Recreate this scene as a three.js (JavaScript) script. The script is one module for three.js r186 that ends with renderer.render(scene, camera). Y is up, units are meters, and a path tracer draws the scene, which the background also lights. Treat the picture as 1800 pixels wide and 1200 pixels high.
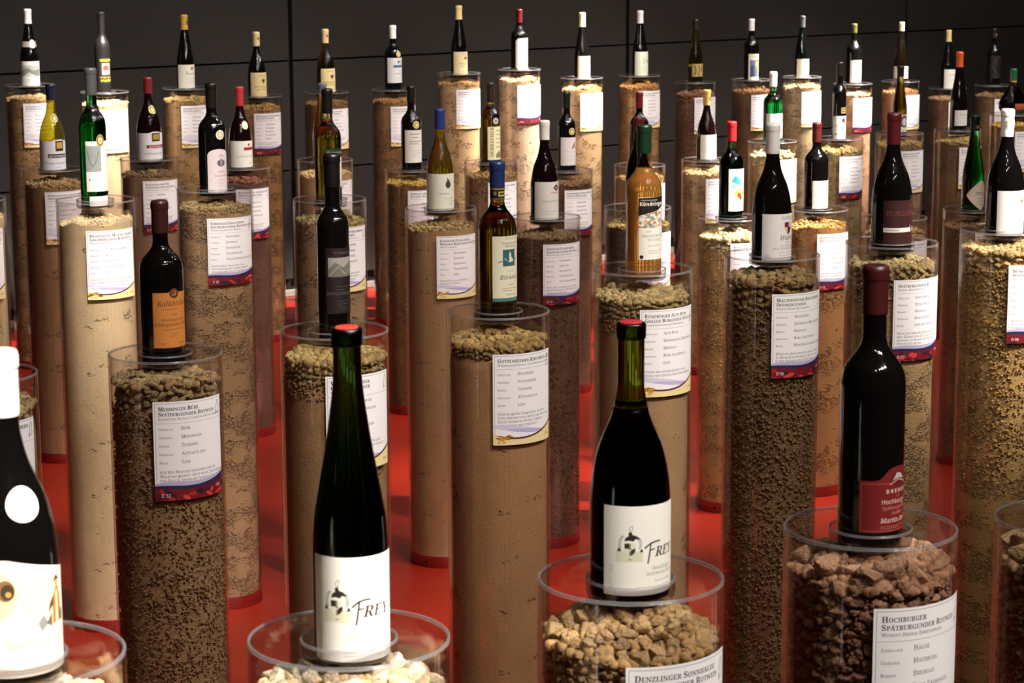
import * as THREE from 'three';
import { mergeGeometries, mergeVertices } from 'three/addons/utils/BufferGeometryUtils.js';
import { RoundedBoxGeometry } from 'three/addons/geometries/RoundedBoxGeometry.js';

// ---------------------------------------------------------------- camera, light, exposure
const scene = new THREE.Scene();
scene.background = new THREE.Color(0x000000);
const renderer = new THREE.WebGLRenderer({ antialias: true });
renderer.toneMapping = THREE.LinearToneMapping;
renderer.toneMappingExposure = 1.0;
renderer.shadowMap.enabled = true;
const camera = new THREE.PerspectiveCamera(16.42, 1800 / 1200, 0.1, 60);
camera.rotation.order = 'YXZ';
camera.position.set(0, 1.857, 0);
camera.rotation.set(-0.18195, 0, -0.00423);
camera.focus = 4.4;
camera.userData.fStop = 22;
scene.add(camera);
const LAMP_Y = 3.55, WARM = new THREE.Color(1, 0.93, 0.835);
// ceiling spotlights: [column aimed at, aim height, azimuth of the lamp seen from it, distance, candela, half beam in degrees]
const SPOTS = [
  ['B2', 1.05, 40, 1.7, 190, 7], ['C2', 1.15, 22, 2.0, 44, 8], ['B8', 0.95, 76, 1.9, 320, 7.5], ['B9', 0.95, 60, 1.9, 130, 6], ['B13', 0.95, 78, 1.9, 340, 7.5], ['B14', 0.85, 74, 2.0, 230, 7],
  ['C16', 0.9, 62, 2.0, 270, 7.5], ['C14', 0.85, 84, 1.75, 130, 8], ['C15', 0.92, 66, 2.0, 150, 8], ['C25', 1.15, 52, 2.1, 115, 8], ['C28', 1.2, 42, 2.0, 90, 7], ['C31', 1.3, 30, 1.9, 95, 6],
  ['C15', 0.05, 84, 1.3, 55, 10], ['C2', 0.15, 26, 1.9, 30, 7.5], ['B5', 1.15, 40, 2.0, 12, 16], ['B11', 1.15, 50, 2.2, 11, 16], ['B16', 1.15, 45, 2.0, 16, 14], ['B1', 1.0, 45, 1.9, 28, 12],
  ['C3', 0.9, 40, 2.1, 30, 14], ['C7', 0.8, 40, 2.1, 26, 15], ['C11', 0.8, 45, 2.1, 26, 14], ['C22', 0.8, 45, 2.1, 32, 14],
  ['C4', 1.0, 40, 2.1, 28, 14], ['C10', 0.9, 42, 2.1, 28, 14], ['C18', 0.8, 45, 2.1, 38, 13],
  ['C27', 1.05, 36, 2.1, 28, 14], ['C12', 1.0, 38, 2.1, 26, 14], ['C17', 1.05, 42, 2.1, 28, 14], ['C29', 1.1, 48, 2.0, 24, 14], ['C30', 1.1, 55, 2.0, 16, 14],
  // floods added to brighten the back wall's lower courses
  ['B2', 1.05, 34, 2.6, 22.5, 13], ['B6', 1.05, 34, 2.6, 22.5, 13], ['B9', 1.05, 34, 2.6, 22.5, 13], ['B12', 1.05, 34, 2.6, 22.5, 13], ['B15', 1.05, 34, 2.6, 22.5, 13], ['B17', 1.05, 20, 2.4, 22.5, 13],
];

// ---------------------------------------------------------------- helpers
let seed = 7;
const rnd = () => { seed = (seed + 0x6d2b79f5) | 0; let t = Math.imul(seed ^ (seed >>> 15), 1 | seed); t = (t + Math.imul(t ^ (t >>> 7), 61 | t)) ^ t; return ((t ^ (t >>> 14)) >>> 0) / 4294967296; };
const rr = (a, b) => a + (b - a) * rnd();
const RAD = Math.PI / 180, lerp = THREE.MathUtils.lerp, clamp = THREE.MathUtils.clamp, sstep = THREE.MathUtils.smoothstep;
const used = {}, kids = new Map();
const numbered = (n) => { const k = used[n] = (used[n] ?? -1) + 1; return k ? n + '_' + String(k).padStart(3, '0') : n; };
function mesh(name, geo, mat, parent, label) {
  const m = new THREE.Mesh(geo, mat);
  m.castShadow = m.receiveShadow = true;
  m.name = parent === scene ? numbered(name) : name;
  if (label) m.userData.label = label;
  if (parent !== scene) { if (!kids.has(parent)) kids.set(parent, {}); const n = kids.get(parent), k = n[name] = (n[name] ?? -1) + 1; if (k) m.name = name + '_' + String(k).padStart(3, '0'); }
  parent.add(m);
  return m;
}
function thing(name, label, category, x, y, z, group) {
  const g = new THREE.Group();
  g.name = numbered(name); g.position.set(x, y, z);
  Object.assign(g.userData, { label, category });
  g.userData.kind = 'thing';
  if (group) g.userData.group = group;
  scene.add(g);
  return g;
}
const struct = (name, geo, mat) => { const m = mesh(name, geo, mat, scene); m.name = name; m.userData.kind = 'structure'; return m; };
const std = (color, roughness = 0.6, more = {}) => new THREE.MeshStandardMaterial({ color, roughness, ...more });
const phys = (o) => new THREE.MeshPhysicalMaterial(o);
const lathe = (pts, seg = 64) => new THREE.LatheGeometry(pts.map(([r, y]) => new THREE.Vector2(r, y)), seg);

// tileable value noise
const lattice = new Float32Array(65536); for (let i = 0; i < 65536; i++) lattice[i] = rnd();
function vnoise(x, y, p, o = 0) {
  const xi = Math.floor(x), yi = Math.floor(y), fx = x - xi, fy = y - yi, u = fx * fx * (3 - 2 * fx), v = fy * fy * (3 - 2 * fy);
  const a = ((xi % p) + p) % p, b = (a + 1) % p, c = ((yi % p) + p) % p, d = (c + 1) % p, L = (i, j) => lattice[(i * 251 + j * 4013 + o * 7919) & 65535];
  return lerp(lerp(L(a, c), L(b, c), u), lerp(L(a, d), L(b, d), u), v);
}
function fbm(x, y, p, oct, o = 0) { let s = 0, a = 0.5, t = 0; for (let i = 0; i < oct; i++) { s += a * vnoise(x, y, p, o + i); t += a; x *= 2; y *= 2; p *= 2; a *= 0.55; } return s / t; }
function n3(x, y, z, o = 0) { return (vnoise(x + 31.7, y + 11.3, 4096, o) + vnoise(y + 71.1, z + 5.9, 4096, o + 3) + vnoise(z + 17.3, x + 47.7, 4096, o + 6)) / 3; }

// ---------------------------------------------------------------- soil textures: soil tone, with shade inside voids, cracks and gaps painted in
const N = 1024;
function soilTexture(kind) {
  const data = new Uint8Array(N * N * 4);
  const cells = kind === 'granular' ? 56 : kind === 'clod' ? 30 : 0;
  const cx = [], cy = [], ct = [];
  if (cells) for (let i = 0; i < cells * cells; i++) { cx.push(rnd()); cy.push(rnd()); ct.push(rnd()); }
  for (let y = 0; y < N; y++) for (let x = 0; x < N; x++) {
    const u = x / N, v = y / N;
    let t = 0.84 + 0.13 * (fbm(u * 6, v * 6, 6, 5, 1) - 0.5) * 2 + 0.07 * (vnoise(u * 190, v * 190, 190, 9) - 0.5) * 2;
    if (cells) {
      const wx = u * cells + 0.7 * (fbm(u * 24, v * 24, 24, 2, 40) - 0.5), wy = v * cells * 1.12 + 0.7 * (fbm(u * 24, v * 24, 24, 2, 44) - 0.5);
      const ix = Math.floor(wx), iy = Math.floor(wy);
      let d1 = 9, d2 = 9, w = 0;
      for (let j = -1; j < 2; j++) for (let i = -1; i < 2; i++) {
        const k = (((iy + j) % cells + cells) % cells) * cells + (((ix + i) % cells) + cells) % cells;
        const d = Math.hypot(ix + i + cx[k] - wx, iy + j + cy[k] - wy);
        if (d < d1) { d2 = d1; d1 = d; w = ct[k]; } else if (d < d2) d2 = d;
      }
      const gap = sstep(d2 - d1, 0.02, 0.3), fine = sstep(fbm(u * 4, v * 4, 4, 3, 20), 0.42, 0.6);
      t *= lerp(lerp(0.42, 1, gap) * lerp(0.7, 1.12, w), 1, fine * 0.55);  // gaps between grains darkened in the colour, as painted recess shade
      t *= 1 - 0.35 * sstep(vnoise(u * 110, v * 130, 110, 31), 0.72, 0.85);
    } else if (kind === 'dust') {
      t = 0.86 + 0.5 * (fbm(u * 40, v * 40, 40, 5, 5) - 0.5) + 0.1 * (vnoise(u * 250, v * 250, 250, 9) - 0.5);
    } else {
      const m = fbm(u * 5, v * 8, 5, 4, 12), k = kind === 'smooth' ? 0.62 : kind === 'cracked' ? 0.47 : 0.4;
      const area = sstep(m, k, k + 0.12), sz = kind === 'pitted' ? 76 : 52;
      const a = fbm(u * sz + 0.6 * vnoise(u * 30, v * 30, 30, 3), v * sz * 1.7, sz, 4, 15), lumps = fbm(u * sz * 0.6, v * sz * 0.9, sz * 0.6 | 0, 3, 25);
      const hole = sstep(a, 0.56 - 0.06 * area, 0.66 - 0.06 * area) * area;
      t *= 1 - 0.58 * hole; if (kind !== 'smooth') t *= lerp(1, 0.78 + 0.44 * lumps, area);  // shade inside the voids and cracks painted into the soil colour
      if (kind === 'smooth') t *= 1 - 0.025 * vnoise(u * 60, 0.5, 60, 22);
    }
    const w = 0.06 * (fbm(u * 9, v * 9, 9, 3, 50) - 0.5), o = (y * N + x) * 4;
    data[o] = clamp(t * (1 + w), 0, 1) * 255; data[o + 1] = clamp(t, 0, 1) * 255; data[o + 2] = clamp(t * (1 - w * 1.5), 0, 1) * 255; data[o + 3] = 255;
  }
  const tex = new THREE.DataTexture(data, N, N);
  tex.wrapS = tex.wrapT = THREE.RepeatWrapping; tex.magFilter = THREE.LinearFilter; tex.minFilter = THREE.LinearMipmapLinearFilter;
  tex.repeat.set(1 / 0.32, 1 / 0.32); tex.needsUpdate = true;
  return tex;
}
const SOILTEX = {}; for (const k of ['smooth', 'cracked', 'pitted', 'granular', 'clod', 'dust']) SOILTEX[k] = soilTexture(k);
const soilMats = {};
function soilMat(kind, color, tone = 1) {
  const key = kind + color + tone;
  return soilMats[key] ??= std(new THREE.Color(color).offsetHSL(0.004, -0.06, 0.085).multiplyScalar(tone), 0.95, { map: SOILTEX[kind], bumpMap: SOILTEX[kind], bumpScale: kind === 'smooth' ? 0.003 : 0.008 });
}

// ---------------------------------------------------------------- printed matter: label and card atlases
const sheets = [];
class Sheet {
  constructor(size = 2048) {
    this.c = document.createElement('canvas'); this.c.width = this.c.height = size; this.n = size;
    this.g = this.c.getContext('2d'); this.g.fillStyle = '#fff'; this.g.fillRect(0, 0, size, size); this.x = this.y = this.row = 0; sheets.push(this);
  }
  add(w, h, draw) {
    if (this.x + w > this.n) { this.x = 0; this.y += this.row; this.row = 0; }
    if (this.y + h > this.n) return null;
    const g = this.g; g.save(); g.beginPath(); g.rect(this.x, this.y, w, h); g.clip(); g.translate(this.x, this.y);
    draw(g, w, h); g.restore();
    const e = 1.5, r = [(this.x + e) / this.n, 1 - (this.y + h - e) / this.n, (this.x + w - e) / this.n, 1 - (this.y + e) / this.n];
    this.x += w; this.row = Math.max(this.row, h);
    return { r, sheet: this };
  }
  material() {
    if (!this.m) {
      const t = new THREE.CanvasTexture(this.c); t.colorSpace = THREE.SRGBColorSpace; t.magFilter = THREE.LinearFilter;
      this.m = std(0xf2f2f2, 0.55, { map: t, side: THREE.DoubleSide });
    }
    return this.m;
  }
}
let sheet = new Sheet();
const print = (w, h, draw) => { let p = sheet.add(w, h, draw); if (!p) { sheet = new Sheet(); p = sheet.add(w, h, draw); } return p; };
const T = (g, s, x, y, size, color = '#222', font = 'serif', align = 'left', style = '') => { g.fillStyle = color; g.font = style + ' ' + size + 'px ' + font; g.textAlign = align; g.textBaseline = 'alphabetic'; g.fillText(s, x, y); };
const R = (g, x, y, w, h, c) => { g.fillStyle = c; g.fillRect(x, y, w, h); };
function caps(g, s, x, y, size, color, style = '') {  // small capitals
  for (const word of s.split(' ')) {
    g.fillStyle = color; g.textAlign = 'left'; g.font = style + ' ' + size + 'px serif';
    const a = word.slice(0, 1), b = word.slice(1).toUpperCase(); g.fillText(a, x, y); x += g.measureText(a).width;
    g.font = style + ' ' + size * 0.76 + 'px serif'; g.fillText(b, x, y); x += g.measureText(b + ' ').width + size * 0.06;
  }
  return x;
}
function lines(g, x, y, w, n, gap, color, h = 1.5) { for (let i = 0; i < n; i++) R(g, x, y + i * gap, w * (i === n - 1 ? 0.6 : rr(0.85, 1)), h, color); }
function drawCard(g, W, H, c) {
  const s = W / 256, grey = '#3a3540';
  R(g, 0, 0, W, H, '#f6f2f5');
  g.strokeStyle = '#8d8794'; g.lineWidth = 1.2 * s; g.strokeRect(7 * s, 7 * s, W - 10 * s, H);
  let y = 30 * s;
  for (const t of c.t) { caps(g, t, 17 * s, y, 17.5 * s, '#1d1a22', 'bold'); y += 17 * s; }
  caps(g, c.sub, 17 * s, y - 4 * s, 10.5 * s, grey); y += 6 * s;
  R(g, 10 * s, y, W - 14 * s, 1 * s, '#9a93a0');
  g.strokeStyle = '#222'; g.lineWidth = 1.4 * s; g.beginPath();   // outline of the wine region
  [[236, 16], [241, 17], [243, 27], [239, 36], [243, 47], [240, 56], [233, 57], [229, 61], [226, 56], [230, 47], [229, 38], [233, 28], [236, 16]].forEach(([a, b], i) => g[i ? 'lineTo' : 'moveTo'](a * s, b * s)); g.stroke();
  R(g, 228 * s, 50 * s, 4 * s, 4 * s, '#333');
  y += 22 * s;
  const keys = ['Einzellage', 'Gemeinde', 'Bereich', 'Großlage', 'Boden'];
  c.rows.forEach((t, i) => { caps(g, keys[i], 17 * s, y, 9.5 * s, grey); caps(g, t, 88 * s, y, 14.5 * s, '#2a2630'); y += 27 * s; });
  y += 4 * s;
  for (const t of c.para) { caps(g, t, 17 * s, y, 13 * s, grey); y += 13.5 * s; }
  const by = H - 62 * s;
  if (c.kind === 'r') {
    g.fillStyle = '#b9b2d6'; g.beginPath(); g.moveTo(0, by + 8 * s); g.bezierCurveTo(W * 0.3, by - 16 * s, W * 0.5, by + 22 * s, W, by - 16 * s); g.lineTo(W, H); g.lineTo(0, H); g.fill();
    g.fillStyle = '#2c2048'; g.beginPath(); g.moveTo(0, by + 14 * s); g.bezierCurveTo(W * 0.3, by + 4 * s, W * 0.5, by + 34 * s, W, by - 8 * s); g.lineTo(W, H); g.lineTo(0, H); g.fill();
    g.fillStyle = '#6d0f1c'; g.beginPath(); g.moveTo(0, by + 24 * s); g.bezierCurveTo(W * 0.3, by + 20 * s, W * 0.6, by + 40 * s, W, by + 8 * s); g.lineTo(W, H); g.lineTo(0, H); g.fill();
    for (let i = 0; i < 16; i++) { g.fillStyle = ['#a81c26', '#3f0a20', '#cf3a34', '#2c0d2c'][i % 4]; g.beginPath(); g.ellipse(rr(0, W), rr(by + 30 * s, H), rr(8, 26) * s, rr(3, 9) * s, rr(-0.6, 0.6), 0, 7); g.fill(); }
    T(g, c.no, 20 * s, H - 12 * s, 15 * s, '#f3e6ea', 'sans-serif'); T(g, '2004', W - 14 * s, H - 26 * s, 12 * s, '#f3c9cf', 'sans-serif', 'right', 'italic');
  } else {
    g.fillStyle = '#d9d2ec'; g.beginPath(); g.ellipse(W * 0.3, by + 4 * s, W * 0.34, 10 * s, 0.12, 0, 7); g.fill();
    g.fillStyle = '#bfb4dd'; g.beginPath(); g.ellipse(W * 0.55, by + 16 * s, W * 0.35, 7 * s, 0.1, 0, 7); g.fill();
    g.fillStyle = '#f0dba0'; g.beginPath(); g.moveTo(0, by + 22 * s); g.bezierCurveTo(W * 0.3, by + 40 * s, W * 0.6, by + 52 * s, W, by - 6 * s); g.lineTo(W, H); g.lineTo(0, H); g.fill();
    g.strokeStyle = '#4a1d33'; g.lineWidth = 6 * s; g.beginPath(); g.moveTo(W * 0.15, by + 34 * s); g.bezierCurveTo(W * 0.4, by + 44 * s, W * 0.7, by + 40 * s, W, by - 6 * s); g.stroke();
    for (let i = 0; i < 9; i++) { g.fillStyle = ['#b9791f', '#8a5213', '#d49a33'][i % 3]; g.beginPath(); g.ellipse(rr(0, W * 0.24), rr(by + 28 * s, by + 44 * s), rr(6, 16) * s, rr(2, 5) * s, rr(-0.4, 0.4), 0, 7); g.fill(); }
    T(g, c.no, 18 * s, H - 6 * s, 13 * s, '#5a3a1a', 'sans-serif'); T(g, '2004', W - 14 * s, H - 18 * s, 12 * s, '#6a4a1a', 'sans-serif', 'right', 'italic');
  }
}

// ---------------------------------------------------------------- patches that lie on a round body
function patch(radius, y0, y1, a0, a1, rect, o = {}) {
  const na = o.na ?? Math.max(8, Math.ceil(Math.abs(a1 - a0) / 5)), ny = o.ny ?? 8, pos = [], uv = [], idx = [], off = o.off ?? 0.0004;
  for (let j = 0; j <= ny; j++) for (let i = 0; i <= na; i++) {
    const s = i / na, t = j / ny, top = o.top ? o.top(s) : 1, bot = o.bot ? o.bot(s) : 0, tt = lerp(bot, top, t), y = lerp(y0, y1, tt), a = lerp(a0, a1, s) * RAD, r = radius(y) + off;
    pos.push(r * Math.sin(a), y, r * Math.cos(a)); uv.push(lerp(rect[0], rect[2], s), lerp(rect[1], rect[3], tt));
  }
  for (let j = 0; j < ny; j++) for (let i = 0; i < na; i++) { const k = j * (na + 1) + i; idx.push(k, k + 1, k + na + 2, k, k + na + 2, k + na + 1); }
  const g = new THREE.BufferGeometry();
  g.setAttribute('position', new THREE.Float32BufferAttribute(pos, 3)); g.setAttribute('uv', new THREE.Float32BufferAttribute(uv, 2)); g.setIndex(idx); g.computeVertexNormals();
  return g;
}
function disc(radius, yc, az, ry, rect, o = {}) {   // round (or o.power-shaped) sticker centred at height yc
  const pos = [], uv = [], idx = [], rings = 4, seg = 36, off = 0.0007, p = o.power ?? 2, rx = o.rx ?? ry;
  for (let j = 0; j <= rings; j++) for (let i = 0; i <= seg; i++) {
    const t = (i / seg) * 2 * Math.PI, k = (j / rings), c = Math.cos(t), s = Math.sin(t), q = k / Math.pow(Math.pow(Math.abs(c), p) + Math.pow(Math.abs(s), p), 1 / p);
    const y = yc + s * q * ry, r = radius(y) + off, a = az * RAD + (c * q * rx) / Math.max(radius(yc), 0.01);
    pos.push(r * Math.sin(a), y, r * Math.cos(a)); uv.push(lerp(rect[0], rect[2], 0.5 + c * q * 0.5), lerp(rect[1], rect[3], 0.5 + s * q * 0.5));
  }
  for (let j = 0; j < rings; j++) for (let i = 0; i < seg; i++) { const k = j * (seg + 1) + i; idx.push(k, k + seg + 1, k + seg + 2, k, k + seg + 2, k + 1); }
  const g = new THREE.BufferGeometry();
  g.setAttribute('position', new THREE.Float32BufferAttribute(pos, 3)); g.setAttribute('uv', new THREE.Float32BufferAttribute(uv, 2)); g.setIndex(idx); g.computeVertexNormals();
  return g;
}

// ---------------------------------------------------------------- the room
const U = new THREE.Vector3(0.8122, 0, -0.5834), V = new THREE.Vector3(0.5834, 0, 0.8122);   // along the rows; out of the back wall
const wallTurn = Math.atan2(0.5834, 0.8122);
const wallAt = (a, b, y) => new THREE.Vector3(0.0073, y, -12.1).addScaledVector(U, a).addScaledVector(V, b);
const put = (m, a, b, y) => { m.position.copy(wallAt(a, b, y)); m.rotation.y = wallTurn; return m; };
const noiseTex = (() => {
  const n = 512, d = new Uint8Array(n * n * 4);
  for (let y = 0; y < n; y++) for (let x = 0; x < n; x++) { const t = 225 + 50 * (fbm(x / n * 8, y / n * 8, 8, 6, 60) - 0.5); const o = (y * n + x) * 4; d[o] = d[o + 1] = d[o + 2] = clamp(t, 0, 255); d[o + 3] = 255; }
  const t = new THREE.DataTexture(d, n, n); t.wrapS = t.wrapT = THREE.RepeatWrapping; t.magFilter = THREE.LinearFilter; t.needsUpdate = true; return t;
})();
const texRep = (t, a, b) => { const c = t.clone(); c.repeat.set(a, b); c.needsUpdate = true; return c; };
const floorMat = std(0x92200f, 0.4, { map: texRep(noiseTex, 8, 8), roughnessMap: texRep(noiseTex, 12, 12) });
const floorMesh = struct('floor', new THREE.BoxGeometry(26, 0.2, 26), floorMat); put(floorMesh, 0, 8.5, -0.1);
const darkWall = std(0x1d1a18, 0.9), panelMat = std(0x292522, 0.75, { map: noiseTex }), gapMat = std(0x0a0807, 0.95), skirtMat = std(0x8a817c, 0.6);
const ceiling = struct('ceiling', new THREE.BoxGeometry(26, 0.2, 26), std(0x141210, 0.95)); put(ceiling, 0, 8.5, 3.95);
const wb = struct('wall_back', new THREE.BoxGeometry(26, 4, 0.2), gapMat); put(wb, 0, -0.13, 1.93);
for (const [n, a, b, w, d] of [['wall_left', -9, 8.5, 0.2, 19.5], ['wall_right', 11.5, 8.5, 0.2, 19.5], ['wall_front', 0, 18, 26, 0.2]]) put(struct(n, new THREE.BoxGeometry(w, 4, d), darkWall), a, b, 1.93);
{ // recessed-joint cladding: panels 2.06 m wide in courses
  const a0 = -1.3, w = 2.05, courses = [[0.086, 0.607], [0.615, 1.131], [1.139, 1.66], [1.668, 2.19], [2.198, 2.9], [2.908, 3.84]];
  const geos = courses.map(([y0, y1]) => new RoundedBoxGeometry(w - 0.022, y1 - y0, 0.03, 2, 0.003));
  for (let k = -3; k < 5; k++) courses.forEach(([y0, y1], c) => {
    const m = mesh('wall_panel', geos[c], panelMat, wb); m.position.set(a0 + (k + 0.5) * w, (y0 + y1) / 2 - 1.93, 0.115);
  });
  const s = struct('baseboard_back', new RoundedBoxGeometry(20.4, 0.03, 0.03, 2, 0.003), skirtMat); put(s, 1.2, -0.015, 0.0155);
}

// ---------------------------------------------------------------- soil columns
const tubeMat = phys({ color: 0xfaf8f8, transmission: 1, thickness: 0, roughness: 0, ior: 1.6 });
const rimMat = phys({ color: 0xe6e4e6, transmission: 0.93, thickness: 0, roughness: 0.22, ior: 1.49 });
const cupMat = phys({ color: 0xe2dfe1, transmission: 1, thickness: 0, roughness: 0, ior: 1.49 });
const plinthMat = std(0x8a1c18, 0.4), screwMat = std(0x1a1413, 0.4, { metalness: 0.8 });
const RT = 0.1, RS = 0.0945;   // tube and soil radius
const ring = (r0, r1, y, h = 0.004) => { const e = (r1 - r0) * 0.3; return lathe([[r1, y - h], [r0, y - h], [r0, y - e], [r0 + e, y], [r1 - e, y], [r1, y - e], [r1, y - h]], 72); };
const cupGeo = lathe([[0.0, -0.0215], [0.044, -0.0215], [0.047, -0.0195], [0.048, -0.016], [0.048, -0.002]], 56);
const cupRimGeo = ring(0.046, 0.0485, 0.0005, 0.003), stemGeo = lathe([[0.02, -0.07], [0.02, -0.0225]], 32);
const rimGeo = ring(0.0968, RT, 0.0005, 0.004);
const plinthGeo = lathe([[0, 0], [0.0955, 0], [0.0965, 0.001], [0.0965, 0.031], [0.0955, 0.032], [0, 0.032]], 72);
const screwGeo = new THREE.SphereGeometry(0.0042, 12, 8); screwGeo.scale(1, 1, 0.6);

function clodGeometry(detail, rough, cuts) {
  let g = new THREE.IcosahedronGeometry(1, detail); g.deleteAttribute('normal'); g.deleteAttribute('uv'); g = mergeVertices(g, 1e-4);
  const p = g.attributes.position, v = new THREE.Vector3(), o = rr(0, 50), planes = [];
  for (let i = 0; i < cuts; i++) planes.push([new THREE.Vector3(rr(-1, 1), rr(-1, 1), rr(-1, 1)).normalize(), rr(0.5, 0.82)]);
  const st = [rr(0.85, 1.2), rr(0.68, 0.95), rr(0.8, 1.1)], uv = [];
  for (let i = 0; i < p.count; i++) {
    v.fromBufferAttribute(p, i);
    const n = n3(v.x * 1.3 + o, v.y * 1.3, v.z * 1.3) - 0.5, m = n3(v.x * 3.4, v.y * 3.4 + o, v.z * 3.4) - 0.5, f = n3(v.x * 8, v.y * 8 + o, v.z * 8) - 0.5;
    v.multiplyScalar(1 + rough * (1.5 * n + 1.1 * m + 0.6 * f));
    for (const [q, d] of planes) { const e = v.dot(q) - d; if (e > 0) v.addScaledVector(q, -e * 0.9); }
    v.set(v.x * st[0], v.y * st[1], v.z * st[2]); p.setXYZ(i, v.x, v.y, v.z); uv.push((v.x + v.z * 0.6) * 0.045 + o, (v.y + v.z * 0.5) * 0.045);
  }
  let far = 0; for (let i = 0; i < p.count; i++) far = Math.max(far, Math.hypot(p.getX(i), p.getY(i), p.getZ(i)));
  g.setAttribute('uv', new THREE.Float32BufferAttribute(uv, 2)); g.scale(1 / far, 1 / far, 1 / far); g.computeVertexNormals();
  const q = g.toNonIndexed(), a = q.attributes.position, t = q.attributes.uv, e1 = new THREE.Vector3(), e2 = new THREE.Vector3();
  for (let i = 0; i < a.count; i += 3) {   // each facet takes the grain along its own main plane
    e1.set(a.getX(i + 1) - a.getX(i), a.getY(i + 1) - a.getY(i), a.getZ(i + 1) - a.getZ(i)); e2.set(a.getX(i + 2) - a.getX(i), a.getY(i + 2) - a.getY(i), a.getZ(i + 2) - a.getZ(i)); e1.cross(e2);
    const x = Math.abs(e1.x), y = Math.abs(e1.y), z = Math.abs(e1.z);
    for (let k = i; k < i + 3; k++) { const c = [a.getX(k), a.getY(k), a.getZ(k)], [u, w] = x > y && x > z ? [c[1], c[2]] : y > z ? [c[0], c[2]] : [c[0], c[1]]; t.setXY(k, u * 0.04 + o, w * 0.04 + o); }
  }
  return q;
}
const CLODS = { lumpy: [], stone: [], pebble: [], far: [] };
for (let i = 0; i < 7; i++) { CLODS.lumpy.push(clodGeometry(5, 0.6, 5)); CLODS.stone.push(clodGeometry(5, 0.34, 10)); CLODS.pebble.push(clodGeometry(3, 0.6, 0)); }
for (let i = 0; i < 4; i++) CLODS.far.push(clodGeometry(1, 0.6, 1));
const crumbGeo = [clodGeometry(1, 0.6, 1), clodGeometry(1, 0.6, 1)];

// height of the loose soil's surface below the rim: edge depth, hump towards the middle, unevenness
function surfaceOf(s) { return (r, a) => s.h - s.edge + s.hump * (1 - sstep(r, 0.02, 0.095)) + s.bumpy * (n3(Math.sin(a) * r * 34 + s.o, Math.cos(a) * r * 34, s.o) - 0.5) * 2; }
function soilCore(s) {
  const rad = (y) => { const f = (s.h - s.edge - y) / (s.zone || 1); return RS - (s.zone ? (f < 1 ? lerp(s.in0, s.in1, clamp(f, 0, 1)) : s.in1 * (1 - sstep(f, 1, 1.25))) : 0) - (s.nSide && s.sideDepth > 0.2 ? (s.crumbSide ?? 0.0035) * 0.35 : 0); };
  const surf = surfaceOf(s), na = 72, pos = [], uv = [], idx = [], y0 = 0.0325, ny = s.near ? 70 : 24, uo = rnd(), vo = rnd();
  for (let j = 0; j <= ny; j++) for (let i = 0; i <= na; i++) {
    const a = (i / na) * 2 * Math.PI, top = surf(RS, a) - s.sink, y = lerp(y0, top, j / ny), r = rad(y) - 0.0022 * n3(Math.sin(a) * 6 + s.o, y * 60, Math.cos(a) * 6);
    pos.push(r * Math.sin(a), y, r * Math.cos(a)); uv.push(a * RS + uo, y + vo);
  }
  const ix = (a, b, c, d) => idx.push(a, b, d, a, d, c);
  for (let j = 0; j < ny; j++) for (let i = 0; i < na; i++) { const k = j * (na + 1) + i; ix(k, k + 1, k + na + 1, k + na + 2); }
  const base = pos.length / 3, nr = s.near ? 22 : 12;
  for (let j = 0; j <= nr; j++) for (let i = 0; i <= na; i++) {
    const a = (i / na) * 2 * Math.PI, r = rad(s.h - s.edge) * (1 - j / nr), y = surf(r, a) - s.sink + (j ? 0.003 * (n3(Math.sin(a) * r * 220, Math.cos(a) * r * 220, s.o) - 0.5) : 0);
    const rr2 = j ? r : rad(y) - 0.0022 * n3(Math.sin(a) * 6 + s.o, y * 60, Math.cos(a) * 6);
    pos.push(rr2 * Math.sin(a), y, rr2 * Math.cos(a)); uv.push(r * Math.sin(a) + uo, r * Math.cos(a) + vo);
  }
  for (let j = 0; j < nr; j++) for (let i = 0; i < na; i++) { const k = base + j * (na + 1) + i; ix(k, k + 1, k + na + 1, k + na + 2); }
  const g = new THREE.BufferGeometry();
  g.setAttribute('position', new THREE.Float32BufferAttribute(pos, 3)); g.setAttribute('uv', new THREE.Float32BufferAttribute(uv, 2)); g.setIndex(idx); g.computeVertexNormals();
  return g;
}
const M4 = new THREE.Matrix4(), Q = new THREE.Quaternion(), E = new THREE.Euler(), S3 = new THREE.Vector3(), P3 = new THREE.Vector3();
const turn = () => Q.setFromEuler(E.set(rr(0, 6.3), rr(0, 6.3), rr(0, 6.3)));

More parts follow.
